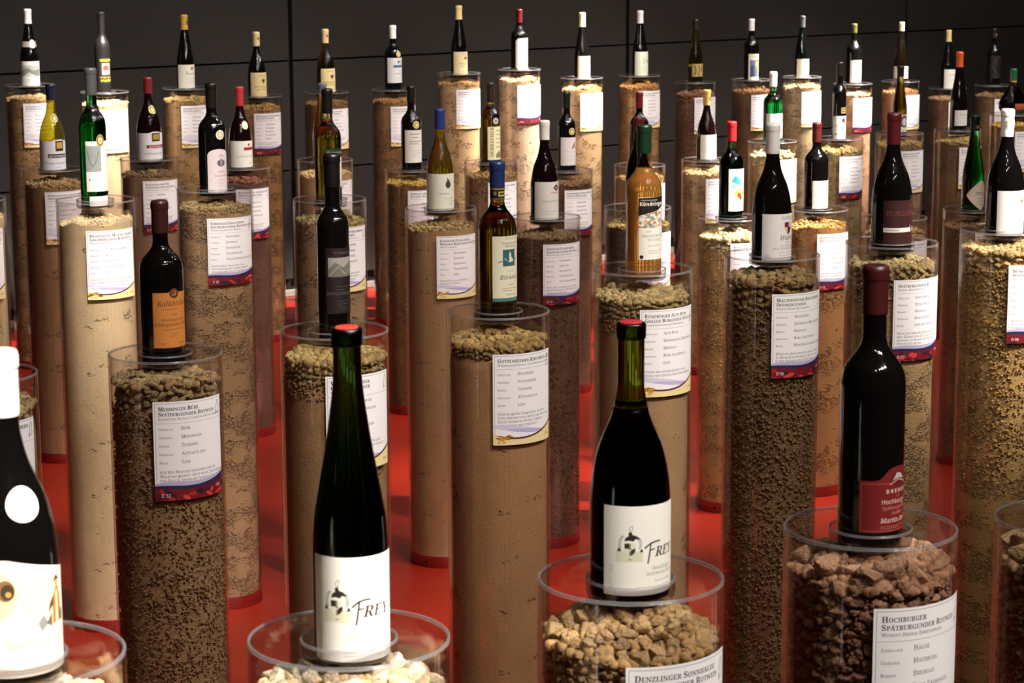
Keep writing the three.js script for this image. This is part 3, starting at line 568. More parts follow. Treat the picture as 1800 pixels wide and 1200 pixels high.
// soil: kind of face, colour of the face, colour of the loose top, more
const SOIL = {
  B1: ['pitted', '#b08b58', '#cdb07c'], B2: ['smooth', '#d3b784', '#dcc596'], B3: ['cracked', '#b5905a', '#c4a46c'], B4: ['pitted', '#96703f', '#a8864e'], B5: ['granular', '#84603a', '#8c6a44'],
  B6: ['pitted', '#8a653c', '#a07848'], B7: ['cracked', '#c8a674', '#a88052'], B8: ['cracked', '#d6b489', '#c8a27a'], B9: ['cracked', '#d0ae7a', '#cda46a'], B10: ['pitted', '#b28850', '#c08c4c'],
  B11: ['clod', '#7d5640', '#96694c', { clods: [26, 0.008, 0.018, 'stone', 2, 0.013, 0.01, 30] }], B12: ['granular', '#70502f', '#8c6640', { clods: [30, 0.007, 0.014, 'lumpy'] }], B13: ['pitted', '#b69e74', '#c0ac80'], B14: ['cracked', '#cb9b70', '#d8ae80', { clods: [26, 0.005, 0.01, 'lumpy', 1, 0.008, 0.008, 20] }],
  B15: ['smooth', '#a47650', '#b4845a', { clods: [20, 0.006, 0.011, 'lumpy'] }], B16: ['granular', '#8a5f45', '#b08a66', { clods: [24, 0.007, 0.012, 'lumpy'] }], B17: ['granular', '#85653f', '#8f6f44', { clods: [22, 0.006, 0.012, 'lumpy'] }],
  C1: ['smooth', '#927049', '#a8865a'], C3: ['smooth', '#8b6c4e', '#7a6142', { clods: [26, 0.007, 0.013, 'stone'] }], C5: ['granular', '#70493c', '#80503e'], C6a: ['smooth', '#b3905f', '#d2b67c'], C7: ['granular', '#86643a', '#c4a24e', { nSide: 500, crumb: 0.005 }],
  C9: ['cracked', '#836240', '#957449'], C11: ['granular', '#6a4a35', '#80623e'], C13a: ['cracked', '#b8955f', '#bfa06c'], C14: ['pitted', '#a98c64', '#c0a678'], C16: ['clod', '#c4a974', '#d8c088', { clods: [40, 0.007, 0.016, 'lumpy', 2, 0.012, 0.01, 40] }],
  C19: ['pitted', '#aa9264', '#b09a64'], C21: ['pitted', '#a2835c', '#9c8658'], C22: ['granular', '#886844', '#a88c58'], C26: ['granular', '#a07c44', '#c4a050', { crumb: 0.006 }],
  C2: ['smooth', '#d2b785', '#e0ca9c', { crumb: 0.0025 }], C4: ['pitted', '#a3835a', '#8f7c4e', { crumb: 0.0045 }], C6b: ['cracked', '#a3865f', '#98875a', { clods: [30, 0.007, 0.015, 'stone'] }], C8: ['smooth', '#a8845b', '#a08a58', { crumb: 0.0045 }],
  C10: ['granular', '#664a35', '#7d6646', { clods: [50, 0.004, 0.009, 'lumpy'], nSide: 900, crumbSide: 0.0035, sideDepth: 0.9 }], C13b: ['granular', '#5c4932', '#bca066', { crumb: 0.005 }],
  C15: ['pitted', '#c4a162', '#dcc48c', { clods: [46, 0.006, 0.015, 'lumpy', 2, 0.011, 0.008, 60], nSide: 700, sideDepth: 0.45, crumbSide: 0.004 }], C18: ['cracked', '#aa7844', '#bf9a58', { crumb: 0.005 }], C23: ['cracked', '#a47c4c', '#9a7a50'], C24: ['granular', '#846240', '#8f7244', { crumb: 0.0045 }],
  C27: ['cracked', '#8b6d48', '#a2875a', { edge: 0.046, hump: 0.012, clods: [125, 0.0045, 0.0125, 'lumpy', 3, 0.01, 0.0065, 100], nSide: 6000, sideDepth: 1.0, crumbSide: 0.0027, near: 1 }],
  C6c: ['smooth', '#a17d53', '#a89058', { edge: 0.05, hump: 0.014, clods: [110, 0.005, 0.0085, 'pebble', 4, 0.007, 0.0048, 150], nSide: 250, sideDepth: 0.03, crumbSide: 0.003, near: 1 }],
  C12: ['smooth', '#a57c50', '#a88c52', { edge: 0.06, hump: 0.022, clods: [95, 0.0045, 0.0095, 'pebble', 2, 0.0068, 0.0055, 70], near: 1 }],
  C13: ['smooth', '#aa875d', '#b09966', { edge: 0.052, hump: 0.012, clods: [85, 0.005, 0.0115, 'pebble', 4, 0.008, 0.005, 130], nSide: 200, sideDepth: 0.03, crumbSide: 0.003, near: 1 }],
  C17: ['granular', '#765c38', '#886e42', { edge: 0.05, hump: 0.016, clods: [85, 0.006, 0.017, 'lumpy', 4, 0.011, 0.006, 130], nSide: 3600, sideDepth: 0.95, crumbSide: 0.0042, near: 1 }],
  C20: ['pitted', '#ab8c5c', '#a08c5c', { edge: 0.046, hump: 0.01, clods: [75, 0.006, 0.014, 'lumpy', 3, 0.009, 0.0055, 100], nSide: 400, sideDepth: 0.05, crumbSide: 0.003, near: 1 }],
  C25: ['pitted', '#b09054', '#cdb074', { edge: 0.042, hump: 0.012, clods: [80, 0.006, 0.0135, 'lumpy', 3, 0.0105, 0.007, 90], nSide: 2200, sideDepth: 0.5, crumbSide: 0.0034, sidePow: 1.6, near: 1 }],
  C28: ['cracked', '#d0b682', '#dcc490', { edge: 0.055, hump: 0.022, clods: [95, 0.006, 0.016, 'lumpy', 2, 0.01, 0.008, 60], near: 1 }],
  C29: ['clod', '#94724c', '#b3905f', { edge: 0.064, hump: 0.034, clods: [165, 0.0045, 0.015, 'lumpy', 10, 0.0095, 0.0052, 130], nSide: 2600, sideDepth: 0.28, crumbSide: 0.0042, near: 1 }],
  C30: ['clod', '#825c44', '#9c7254', { edge: 0.045, hump: 0.016, clods: [110, 0.006, 0.0205, 'stone', 14, 0.0115, 0.0055, 185], nSide: 3200, sideDepth: 0.36, crumbSide: 0.0042, near: 1 }],
  C31: ['smooth', '#d2b684', '#dcc490', { edge: 0.052, clods: [60, 0.006, 0.013, 'lumpy'], near: 1 }],
  C32: ['cracked', '#b19360', '#bfa36c', { edge: 0.05, hump: 0.02, clods: [50, 0.006, 0.017, 'lumpy', 1, 0.009, 0.009, 30] }], C33: ['clod', '#826444', '#92744e', { edge: 0.048, hump: 0.02, clods: [80, 0.008, 0.022, 'stone', 8, 0.0125, 0.0065, 130], nSide: 2200, sideDepth: 0.28, crumbSide: 0.0042, near: 1 }],
  C34: ['smooth', '#cdb183', '#d8c090'],
};
const SOILWORDS = { smooth: 'smooth', cracked: 'cracked', pitted: 'pitted', granular: 'grainy', clod: 'lumpy' };
function tint(c) { const h = {}; new THREE.Color(c).getHSL(h, THREE.SRGBColorSpace); return h.l > 0.63 ? 'pale yellow' : h.l > 0.54 ? 'sandy tan' : h.l > 0.43 ? (h.h < 0.085 ? 'orange brown' : 'light brown') : h.h < 0.075 ? 'reddish brown' : 'dark brown'; }
// cards: title, estate line, five entries, tasting note
const CARDS = {
  C27: ['r', 'D 32', ['Merdinger Bühl', 'Spätburgunder Rotwein'], 'Kaiserstuhl Weingut Gebrüder Müller, Breisach', ['Bühl', 'Merdingen', 'Tuniberg', 'Attilafelsen', 'Löss'], ['Auf der Maische vergoren und im', 'Holzfass gereift. Duft nach Zwetschgen', 'und Rauch. Spürbare Gerbstoffe.']],
  C12: ['w', 'D 34', ['Gottenheimer Kirchberg Rivaner'], 'Winzergenossenschaft Gottenheim am Tuniberg', ['Kirchberg', 'Gottenheim', 'Tuniberg', 'Attilafelsen', 'Löss'], ['Geruch grüne Farbnoten. Im Duft', 'feine Aromen von Apfel und Duft mit', 'leicht würzigen Noten. Griffig,', 'erfrischend und verspielt.']],
  C13: ['w', 'D 35', ['Köndringer Alte Burg', 'Grauer Burgunder Spätlese'], 'Winzergenossenschaft Köndringen', ['Alte Burg', 'Köndringen, Mundingen', 'Breisgau', 'Burg Lichteneck', 'Löss'], ['Feiner und würziger Duft von', 'Honig und Quitte, kräftiger Körper.']],
  C17: ['r', 'D 36', ['Malterdinger Bienenberg', 'Spätburgunder'], 'Weingut Huber, Malterdingen', ['Bienenberg', 'Heimbach, Malterdingen', 'Breisgau', 'Burg Lichteneck', 'Muschelkalkverwitterung'], ['Wein aus biologischem Anbau. Nach', '12 Monate im Barrique gereift. Saft-', 'ig mit Wärme und guter Note.']],
  C20: ['r', 'D 37', ['Spätburgunder R'], 'Weingut Hans Bechtold', ['Schlossberg', 'Hecklingen', 'Breisgau', 'Burg Lichteneck', 'Löss mit Muschelkalk'], ['Wein aus über 40 Jahren alten Re-', 'ben. Ertrag von 25 l je ha. Gärung', 'spontan, 18 Monate im Barrique.', 'Fruchtiges Aroma.']],
  C25: ['r', 'D 38', ['Bombacher Sommerhalde', 'Spätburgunder Rotwein'], 'Winzergenossenschaft Bombach', ['Sommerhalde', 'Bombach', 'Breisgau', 'Burg Lichteneck', 'Kalk'], ['Wein aus dem Breisgau mit feiner', 'Frucht, samtig und rund im Ge-', 'schmack, mit langem Abgang.']],
  C29: ['r', 'D 40', ['Denzlinger Sonnhalde', 'Spätburgunder Rotwein'], 'Weingut Otto Frey, Denzlingen', ['Sonnhalde', 'Denzlingen', 'Breisgau', 'Burg Zähringen', 'Gneis'], ['Kräftiger Duft nach Kirschen.']],
  C30: ['r', 'D 39', ['Hochburger', 'Spätburgunder Rotwein'], 'Weingut Dreher, Emmendingen', ['Halde', 'Hochburg', 'Breisgau', 'Burg Zähringen', 'Buntsandstein'], ['Feiner Duft nach roten Beeren.']],
  C6c: ['w', 'D 33', ['Waltershofener', 'Gewürztraminer'], 'Weingut am Tuniberg', ['Steinmauer', 'Waltershofen', 'Tuniberg', 'Attilafelsen', 'Löss'], ['Feines Rosenaroma, kräftig mit', 'lieblicher Süße und gutem Gehalt.']],
  C2: ['w', 'D 27', ['Riegeler St. Michaelsberg', 'Grauburgunder Kabinett'], 'Winzergenossenschaft Riegel', ['St. Michaelsberg', 'Riegel', 'Kaiserstuhl', 'Vulkanfelsen', 'Löss'], ['Fruchtiger und leicht würziger Duft', 'nach Birne, feine Säure und lang', 'im Abgang, elegant zu Fisch', 'und hellem Fleisch.']],
  C4: ['r', 'D 28', ['Endinger Engelsberg', 'Spätburgunder Rotwein Spätlese'], 'Winzergenossenschaft Endingen', ['Engelsberg', 'Endingen', 'Kaiserstuhl', 'Vulkanfelsen', 'Vulkanverwitterung, Tephrit'], ['Rubinfarben, feiner Duft mit', 'Waldbeeraromen, samtig, kräftig', 'nach und mit Fülle vom Holz.']],
  C8: ['w', 'D 30', ['Endinger Engelsberg', 'Weißer Burgunder Spätlese'], 'Weingut am Markt', ['Engelsberg', 'Endingen', 'Kaiserstuhl', 'Vulkanfelsen', 'Löss'], ['Feiner Duft nach Hibiskus', 'und gelbe Früchte.']],
  C10: ['r', 'D 31', ['Ihringer Fohrenberg', 'Spätburgunder Rotwein'], 'Winzergenossenschaft Ihringen', ['Fohrenberg', 'Ihringen', 'Kaiserstuhl', 'Vulkanfelsen', 'Tuffverwitterung'], ['Tiefes Rot, ausdrucksvoller Duft', 'nach Brombeeren, Holunder und', 'etwas Bittermandel.']],
};
{ const place = ['Bickensohler', 'Achkarrer', 'Ihringer', 'Oberbergener', 'Burkheimer', 'Jechtinger', 'Sasbacher', 'Leiselheimer', 'Königschaffhauser', 'Bahlinger'], hill = ['Herrenstück', 'Schlossberg', 'Winklerberg', 'Bassgeige', 'Feuerberg', 'Eichert', 'Limburg', 'Gestühl', 'Hasenberg', 'Silberberg'], wine = ['Grauer Burgunder', 'Spätburgunder Rotwein', 'Weißer Burgunder', 'Riesling Kabinett', 'Silvaner Trocken', 'Müller-Thurgau'], soil = ['Löss', 'Vulkanverwitterung', 'Lösslehm', 'Muschelkalk', 'Tephrit'];
  const red = 'B4 B8 B14 C3 C5 C11 C18 C19'.split(' ');
  let k = 0;
  for (const id in COLS) { k++; CARDS[id] ??= [red.includes(id) ? 'r' : 'w', 'D ' + (10 + k % 30), [place[k % 10] + ' ' + hill[(k * 3) % 10], wine[k % 6]], 'Winzergenossenschaft Kaiserstuhl', [hill[(k * 3) % 10], place[k % 10].replace(/er$/, 'en'), 'Kaiserstuhl', 'Vulkanfelsen', soil[k % 5]], ['Feine Frucht mit zartem Duft', 'nach Apfel und Birne, saftig', 'und frisch im Geschmack.']]; } }

// bottles: shape, glass, capsule, print; d = how it looks, c = how its column refers to it
const W = '#f3f1ec', script = (s, x, y, z, c) => ['t', s, x, y, z, c, 'serif', 'center', 'italic'];
const BOTTLES = {
  B1: { s: 'S', g: 'black', cap: '#f1efe9', d: 'black flute bottle with white capsule, shield neck band and grey landscape label', c: 'white-capped landscape-label bottle with the neck band', lab: blank(W, ['r', 0.12, 0.18, 0.76, 0.42, '#c2c2c0'], poly('#8c8d8c', [0.12, 0.4], [0.35, 0.27], [0.6, 0.38], [0.88, 0.3], [0.88, 0.6], [0.12, 0.6]), poly('#d8d8d4', [0.2, 0.6], [0.4, 0.44], [0.7, 0.6]), ['l', 0.3, 0.72, 0.4, 2, 0.08, '#999']),
    more: [{ n: 'neck_band', y0: 0.172, y1: 0.194, a: 20, w: 170, draw: blank('#b9aaa0') }, { n: 'shield_sticker', y0: 0.184, r: 0.017, rx: 0.012, a: 42, power: 2.6, draw: blank('#f4f0ea', ['c', 0.5, 0.45, 0.12, '#d9cfc4']) }] },
  B2: { s: 'B', g: 'matte', d: 'tall matt dark grey bottle printed in yellow around a pink picture', c: 'matt grey bottle with yellow print', lab: blank('#2b2827', ['t', 'TORRERO', 0.5, 0.16, 0.13, '#d9c22e', 'sans-serif', 'center', 'bold'], ['r', 0.2, 0.22, 0.62, 0.44, '#d9a796'], ['c', 0.5, 0.42, 0.12, '#8a3f35'], ['c', 0.5, 0.55, 0.07, '#e9cfc0'], ['t', 'ROTER WEIN', 0.5, 0.8, 0.1, '#d9c22e', 'sans-serif'], ['t', 'trocken', 0.55, 0.93, 0.13, '#e0cc3a', 'serif', 'center', 'bold italic']) },
  B3: { s: 'S', g: 'black', cap: '#c79a45', capPrint: [0.3, 0.62, '#7a5a20', blank('#c79a45', ['r', 0.55, 0.1, 0.3, 0.8, '#6e4a1a'])], d: 'black flute bottle with gold capsule and white label under a small red crest', c: 'gold-capped flute bottle with the small red crest', lab: blank('#ece9dd', ['c', 0.62, 0.17, 0.07, '#c8441e'], ['r', 0.58, 0.1, 0.08, 0.06, '#d9a13a'], ['t', 'B', 0.4, 0.37, 0.13, '#888'], script('Burgunder', 0.55, 0.42, 0.09, '#777'), ['l', 0.35, 0.6, 0.4, 3, 0.09, '#c2beb0']) },
  B4: { s: 'U', g: 'black', cap: '#ecd7a4', capPrint: [0.25, 0.7, '', blank('#ecd7a4', grapes(0.55, 0.35, 0.12, '#6a5020'))], d: 'dark sloping bottle with cream capsule and yellow grape label beside the wall joint', c: 'black cream-capped grape-label bottle by the wall joint', lab: yellowGrape },
  B5: { s: 'U', g: 'olive', cap: '#e6cc96', capPrint: [0.25, 0.7, '', blank('#e6cc96', grapes(0.55, 0.35, 0.12, '#7a6030'))], d: 'olive green sloping bottle with cream capsule and yellow grape label', c: 'olive cream-capped grape-label bottle', lab: yellowGrape },
  B6: { s: 'B', g: 'night', cap: '#f0eeec', d: 'dark bottle with white capsule, gold medal and blue-striped white label', c: 'white-capped bottle with the blue-striped label', lab: blank('#dfe0e2', ['c', 0.55, 0.18, 0.05, '#3a3f22'], ['r', 0.68, 0.13, 0.04, 0.16, '#8a7a3a'], ['r', 0.3, 0.3, 0.5, 0.09, '#3a5f9e'], ['t', 'WEINGUT', 0.55, 0.66, 0.08, '#77797e'], ['l', 0.4, 0.8, 0.35, 2, 0.08, '#aaa']), more: [{ n: 'medal_sticker', y0: 0.176, r: 0.0125, a: 44, draw: goldMedal }] },
  B7: { s: 'S', g: 'black', cap: '#e8cf94', d: 'tall black flute bottle with cream capsule and cream grape label, highest of the back row', c: 'tallest cream-capped flute bottle', lab: blank('#ead9ac', ['t', 'Weingut', 0.55, 0.14, 0.08, '#9a8a5a'], grapes(0.62, 0.26, 0.045), ['t', 'RIESLING', 0.52, 0.54, 0.09, '#8d8054'], ['t', 'KABINETT', 0.56, 0.64, 0.08, '#8d8054'], ['l', 0.4, 0.8, 0.35, 2, 0.06, '#b2a070']) },
  B8: { s: 'B', g: 'black', cap: '#5a1218', d: 'black bottle with dark red capsule and tall white cut-corner label in the back row', c: 'dark-red-capped bottle with tall cut-corner label', lab: (g, w, h) => { R(g, 0, 0, w, h, '#0d0b0a'); g.fillStyle = '#f6f4f0'; g.beginPath(); [[0.16, 0.02], [1, 0.02], [1, 0.98], [0.16, 0.98], [0, 0.9], [0, 0.1]].forEach(([a, b], i) => g[i ? 'lineTo' : 'moveTo'](a * w, b * h)); g.fill(); T(g, 'WINTER', 0.58 * w, 0.25 * h, 0.07 * h, '#444', 'sans-serif', 'center', 'bold'); lines(g, 0.4 * w, 0.42 * h, 0.35 * w, 3, 0.06 * h, '#aaa', 1); } },
  B9: { s: 'S', g: 'black', cap: '#ead6a6', capPrint: [0.2, 0.7, '', blank('#ead6a6', grapes(0.55, 0.4, 0.1, '#8a7038'))], d: 'black flute bottle with cream capsule and cream label beside the red-capped one', c: 'cream-capped flute bottle beside the red-capped one', lab: blank('#efe0b4', ['l', 0.35, 0.14, 0.4, 1, 0.1, '#b5a670'], grapes(0.68, 0.3, 0.045), ['t', 'GUTEDEL', 0.5, 0.56, 0.09, '#a89a68'], ['l', 0.4, 0.66, 0.4, 2, 0.09, '#b8aa78']) },
  B10: { s: 'S', g: 'night', cap: '#e9e7ec', d: 'dark green-black flute bottle with white capsule and pale label with green mark', c: 'white-capped flute bottle with green-marked pale label', lab: blank('#dde2d2', stroke('#6f9a6a', 0.02, [0.45, 0.32], [0.45, 0.5]), stroke('#8fa88a', 0.015, [0.45, 0.32], [0.6, 0.3, 0.62, 0.5]), ['c', 0.68, 0.4, 0.05, '#5f8a5a'], ['l', 0.35, 0.62, 0.42, 3, 0.09, '#b0b8a5']) },
  B11: { s: 'S', g: 'olive', cap: '#26201a', d: 'olive brown flute bottle with dark capsule and black-on-yellow figured label', c: 'dark-capped olive flute bottle with figured label', lab: blank('#2a2114', ['r', 0.04, 0.04, 0.92, 0.92, '#b59a5a'], stroke('#2a2114', 0.07, [0.2, 0.2], [0.35, 0.75, 0.15, 0.8]), stroke('#2a2114', 0.07, [0.4, 0.2], [0.55, 0.5, 0.38, 0.85]), stroke('#2a2114', 0.06, [0.65, 0.15], [0.5, 0.5, 0.72, 0.6]), ['c', 0.78, 0.4, 0.13, '#2a2114'], ['c', 0.78, 0.4, 0.06, '#c9b070'], stroke('#2a2114', 0.05, [0.6, 0.85], [0.9, 0.75])), more: [{ n: 'neck_strip', y0: 0.095, y1: 0.107, a: -52, w: 30, draw: blank('#c8a828') }] },
  B12: { s: 'B', g: 'black', cap: '#e3dede', d: 'black bottle with white capsule and blue and yellow painting on its label', c: 'white-capped bottle with the blue-yellow painting', lab: blank('#e6dfcb', script('Kunst', 0.5, 0.14, 0.1, '#8a8672'), ['r', 0.12, 0.24, 0.76, 0.62, '#6a7296'], poly('#c9b25a', [0.4, 0.3], [0.8, 0.26], [0.86, 0.7], [0.66, 0.84], [0.6, 0.55]), ['c', 0.6, 0.42, 0.08, '#ddd3a0'], poly('#3d4668', [0.14, 0.5], [0.34, 0.4], [0.44, 0.84], [0.14, 0.84])) },
  B13: { s: 'S', g: 'night', cap: '#4c4f52', d: 'dark green flute bottle with grey capsule and plain bright cream label', c: 'grey-capped flute bottle with plain cream label', lab: blank('#f0ebd2', ['l', 0.4, 0.3, 0.35, 3, 0.12, '#e2dcc0']) },
  B14: { s: 'B', g: 'black', cap: '#4f4f22', d: 'black bottle with olive capsule and white label edged in red, back row', c: 'olive-capped bottle with the red-edged label', lab: blank('#f3f1ee', ['r', 0.8, 0, 0.2, 1, '#a3262c'], ['r', 0.77, 0, 0.05, 0.4, '#c66'], ['c', 0.5, 0.35, 0.03, '#888'], ['l', 0.35, 0.5, 0.3, 2, 0.1, '#ccc']) },
  B15: { s: 'S', g: 'amber', cap: '#dcd2b0', d: 'amber glass flute bottle with cream capsule standing before a vertical wall joint', c: 'amber flute bottle before the wall joint', lab: blank('#f0ece0', ['r', 0.76, 0.25, 0.08, 0.25, '#444'], ['l', 0.68, 0.65, 0.2, 2, 0.12, '#bbb']) },
  B16: { s: 'S', g: 'night', cap: '#b9ad78', d: 'dark flute bottle with pale olive capsule and white label with red dot', c: 'pale-olive-capped flute bottle with a red dot', lab: blank('#dfdad4', script('Ruländer', 0.5, 0.32, 0.1, '#8d8880'), ['l', 0.3, 0.45, 0.35, 2, 0.1, '#aaa59c'], ['c', 0.72, 0.58, 0.04, '#b04030']) },
  B17: { s: 'B', g: 'black', cap: '#191412', capPrint: [0.2, 0.5, '', blank('#191412', ['r', 0.4, 0.1, 0.3, 0.7, '#8a6f3c'])], d: 'all black bottle with diamond outline printed on it, rightmost of the back row', c: 'all black diamond-print bottle', lab: blank('#070505', stroke('#7a5340', 0.015, [0.5, 0.05], [0.92, 0.45], [0.5, 0.85], [0.08, 0.45], [0.5, 0.05]), ['t', 'WEIN', 0.5, 0.42, 0.1, '#5a4034'], ['t', 'gut', 0.5, 0.52, 0.09, '#5a4034'], ['t', 'BARRIQUE', 0.5, 0.97, 0.08, '#6a5548']) },
  C1: { s: 'U', g: 'honey', cap: '#1d2140', d: 'yellow-green sloping bottle with navy capsule, gold medal and white label', c: 'navy-capped yellow-green bottle', lab: blank('#eceaf0', ['r', 0.5, 0.06, 0.24, 0.32, '#2c2414'], ['r', 0.53, 0.1, 0.18, 0.2, '#c9a544'], ['r', 0.3, 0.47, 0.56, 0.12, '#2a2030'], ['t', 'JECHTINGEN', 0.58, 0.57, 0.1, '#e9e0e0', 'sans-serif', 'center', 'bold'], script('Grauer Burgunder', 0.56, 0.78, 0.1, '#8a8690'), ['l', 0.5, 0.88, 0.2, 1, 0.1, '#aaa']), top: (s) => 1 - 0.05 * (1 - Math.exp(-(((s - 0.6) / 0.16) ** 4))), more: [{ n: 'medal_sticker', y0: 0.19, r: 0.0145, rx: 0.0125, a: 36, draw: goldMedal }] },
  C3: { s: 'U', g: 'wine', cap: '#7e2326', d: 'dark red sloping bottle with dark red capsule, gold medal and red-banded white label', c: 'dark-red-capped bottle with red-banded label', lab: blank('#ebe6ea', ['r', 0.5, 0.06, 0.24, 0.28, '#2c2414'], ['r', 0.53, 0.1, 0.18, 0.18, '#b9953c'], ['r', 0.35, 0.46, 0.56, 0.1, '#8e1f26'], ['t', 'JECHTINGEN', 0.62, 0.545, 0.085, '#f0dcdc', 'sans-serif', 'center', 'bold'], script('Spätburgunder', 0.56, 0.78, 0.1, '#908a94'), ['l', 0.5, 0.9, 0.2, 1, 0.1, '#aaa']), top: (s) => 1 - 0.05 * (1 - Math.exp(-(((s - 0.6) / 0.16) ** 4))), more: [{ n: 'medal_sticker', y0: 0.188, r: 0.0145, rx: 0.0125, a: 40, draw: goldMedal }] },
  C5: { s: 'U', g: 'wine', cap: '#b03238', d: 'dark red sloping bottle with bright red capsule and cream medal beside the black bottle', c: 'red-capped bottle beside the tall black one', lab: blank('#eeebe4', ['c', 0.62, 0.16, 0.05, '#8a3a2a'], ['r', 0.46, 0.25, 0.36, 0.11, '#9c2a28'], script('Spätburgunder', 0.52, 0.62, 0.11, '#b9ab98'), ['c', 0.64, 0.84, 0.035, '#c9b25a']), more: [{ n: 'medal_sticker', y0: 0.168, r: 0.0145, rx: 0.012, a: 40, draw: blank('#e9ddb0', ['c', 0.5, 0.5, 0.4, '#f3ead0']) }] },
  C6a: { s: 'S', g: 'olive', cap: '#6b7078', d: 'olive flute bottle with grey capsule mostly hidden behind the dark bottles', c: 'grey-capped olive flute bottle', },
  C6b: { s: 'B', g: 'olive', cap: '#171312', d: 'olive bottle with black capsule and green label behind the slim black bottle', c: 'black-capped olive bottle behind the slim black one', lab: blank('#eeeade', ['r', 0, 0, 1, 0.2, '#1f3d2e'], ['t', 'Kaiserstuhl', 0.62, 0.12, 0.08, '#c8d4b8'], ['c', 0.6, 0.55, 0.05, '#8a2a22'], ['l', 0.3, 0.68, 0.5, 2, 0.06, '#aaa'], ['r', 0, 0.82, 1, 0.18, '#1f3d2e']) },
  C7: { s: 'B', g: 'black', cap: '#15110f', d: 'black bottle with black capsule, gold medal and white text label', c: 'black bottle with white text label', lab: blank('#e9e5e1', ['l', 0.2, 0.12, 0.7, 1, 0.1, '#7a7570', 0.02], ['l', 0.3, 0.22, 0.5, 1, 0.1, '#8d8882', 0.02], ['l', 0.22, 0.34, 0.6, 2, 0.07, '#8a8580', 0.02], ['l', 0.3, 0.62, 0.5, 3, 0.08, '#b8b3ae'], ['r', 0.78, 0.84, 0.06, 0.08, '#556']), more: [{ n: 'medal_sticker', y0: 0.184, r: 0.0135, a: 34, draw: goldMedal }] },
  C9: { s: 'B', g: 'brown', cap: '#2a1c14', d: 'slim brown bottle with dark brown capsule, silver medal and yellow upright-lettered label', c: 'slim brown bottle with yellow upright-lettered label', lab: blank('#e2dcb0', ['f', (g, w, h) => { g.save(); g.translate(0.36 * w, 0.9 * h); g.rotate(-Math.PI / 2); T(g, 'DURBACHER', 0, 0, 0.26 * w, '#5a5a3c', 'serif', 'left', 'bold'); g.restore(); }], ['l', 0.5, 0.12, 0.44, 5, 0.12, '#7a7a58', 0.02], poly('#7d7f5c', [0.5, 0.82], [0.75, 0.72], [0.92, 0.84], [0.92, 0.93], [0.5, 0.93])), more: [{ n: 'medal_sticker', y0: 0.174, r: 0.0125, a: 34, draw: blank('#8d8a86', ['c', 0.5, 0.5, 0.36, '#b9b5b0'], ['c', 0.5, 0.5, 0.16, '#6a6660']) }] },
  C11: { s: 'B', g: 'black', cap: '#14211a', d: 'black bottle with dark green capsule, gold medal and white label with red flowers', c: 'dark-green-capped bottle with red-flower label', lab: blank('#e4dede', ['c', 0.62, 0.28, 0.045, '#8a4a4c'], ['c', 0.68, 0.2, 0.035, '#a56a6a'], ['c', 0.56, 0.36, 0.04, '#7a3a40'], ['c', 0.72, 0.36, 0.04, '#94565a'], stroke('#7a6a6a', 0.012, [0.5, 0.42], [0.64, 0.3], [0.8, 0.42]), ['l', 0.15, 0.5, 0.75, 1, 0.1, '#b8a8a8'], ['l', 0.25, 0.68, 0.5, 2, 0.1, '#c8baba']), more: [{ n: 'medal_sticker', y0: 0.168, r: 0.0135, a: 36, draw: goldMedal }] },
  C13a: { s: 'B', g: 'wine', cap: '#6d1a20', d: 'dark wine bottle with maroon capsule, rearmost of three behind the orange bottle', c: 'maroon-capped bottle rearmost behind the orange one' },
  C13b: { s: 'U', g: 'redwine', cap: '#5f1a1c', d: 'red sloping bottle with maroon capsule directly behind the orange bottle', c: 'sloping red bottle directly behind the orange one' },
  C14: { s: 'U', g: 'wine', cap: '#cfa75a', capPrint: [0.25, 0.6, '', blank('#cfa75a', ['r', 0.5, 0.1, 0.25, 0.7, '#6a4a20'])], d: 'dark red sloping bottle with gold capsule and plain white label', c: 'gold-capped dark red bottle', lab: blank('#f2efe6', ['c', 0.66, 0.17, 0.05, '#cdb05a'], script('Spätburgunder', 0.6, 0.42, 0.09, '#d5cdbd')) },
  C16: { s: 'B', g: 'palegreen', cap: '#f4f2ee', d: 'bright green glass bottle with white capsule and white crest label', c: 'bright green white-capped bottle', lab: blank('#f1efe6', ['r', 0.62, 0.14, 0.1, 0.2, '#4a463c'], ['l', 0.3, 0.5, 0.5, 3, 0.1, '#d5d2c6']) },
  C19: { s: 'X', g: 'black', cap: '#140f0e', d: 'slim black bottle with gold band and white label with red face mark', c: 'slim black bottle with gold band', lab: blank('#e9e9e2', ['c', 0.58, 0.2, 0.09, '#3a3230'], ['c', 0.63, 0.2, 0.05, '#b8443a'], script('Kaiserstuhl', 0.4, 0.46, 0.09, '#777'), ['l', 0.45, 0.5, 0.3, 1, 0.1, '#444', 0.03], ['r', 0.16, 0.74, 0.08, 0.06, '#444']), more: [{ n: 'gold_band', y0: 0.122, y1: 0.146, a: 45, w: 70, draw: blank('#a98f56', ['r', 0.1, 0.25, 0.8, 0.12, '#3a2a14'], ['r', 0.1, 0.6, 0.8, 0.12, '#3a2a14']) }] },
  C21: { s: 'S', g: 'brown', cap: '#1c1310', d: 'slender brown flute bottle with dark capsule and small portrait label', c: 'slender brown bottle with portrait label', lab: blank('#e4e0dc', ['c', 0.5, 0.4, 0.3, '#4b4744', 1.1], ['c', 0.52, 0.42, 0.17, '#c9c3bd', 1.3], ['l', 0.2, 0.88, 0.6, 1, 0.1, '#555', 0.04]) },
  C22: { s: 'S', g: 'black', cap: '#c8551f', d: 'tall dark flute bottle with orange capsule and small white label', c: 'orange-capped flute bottle', lab: blank('#ddd8d4', ['t', 'RIESLING', 0.5, 0.36, 0.15, '#8c8784'], ['l', 0.25, 0.5, 0.5, 3, 0.14, '#b9b4b0']) },
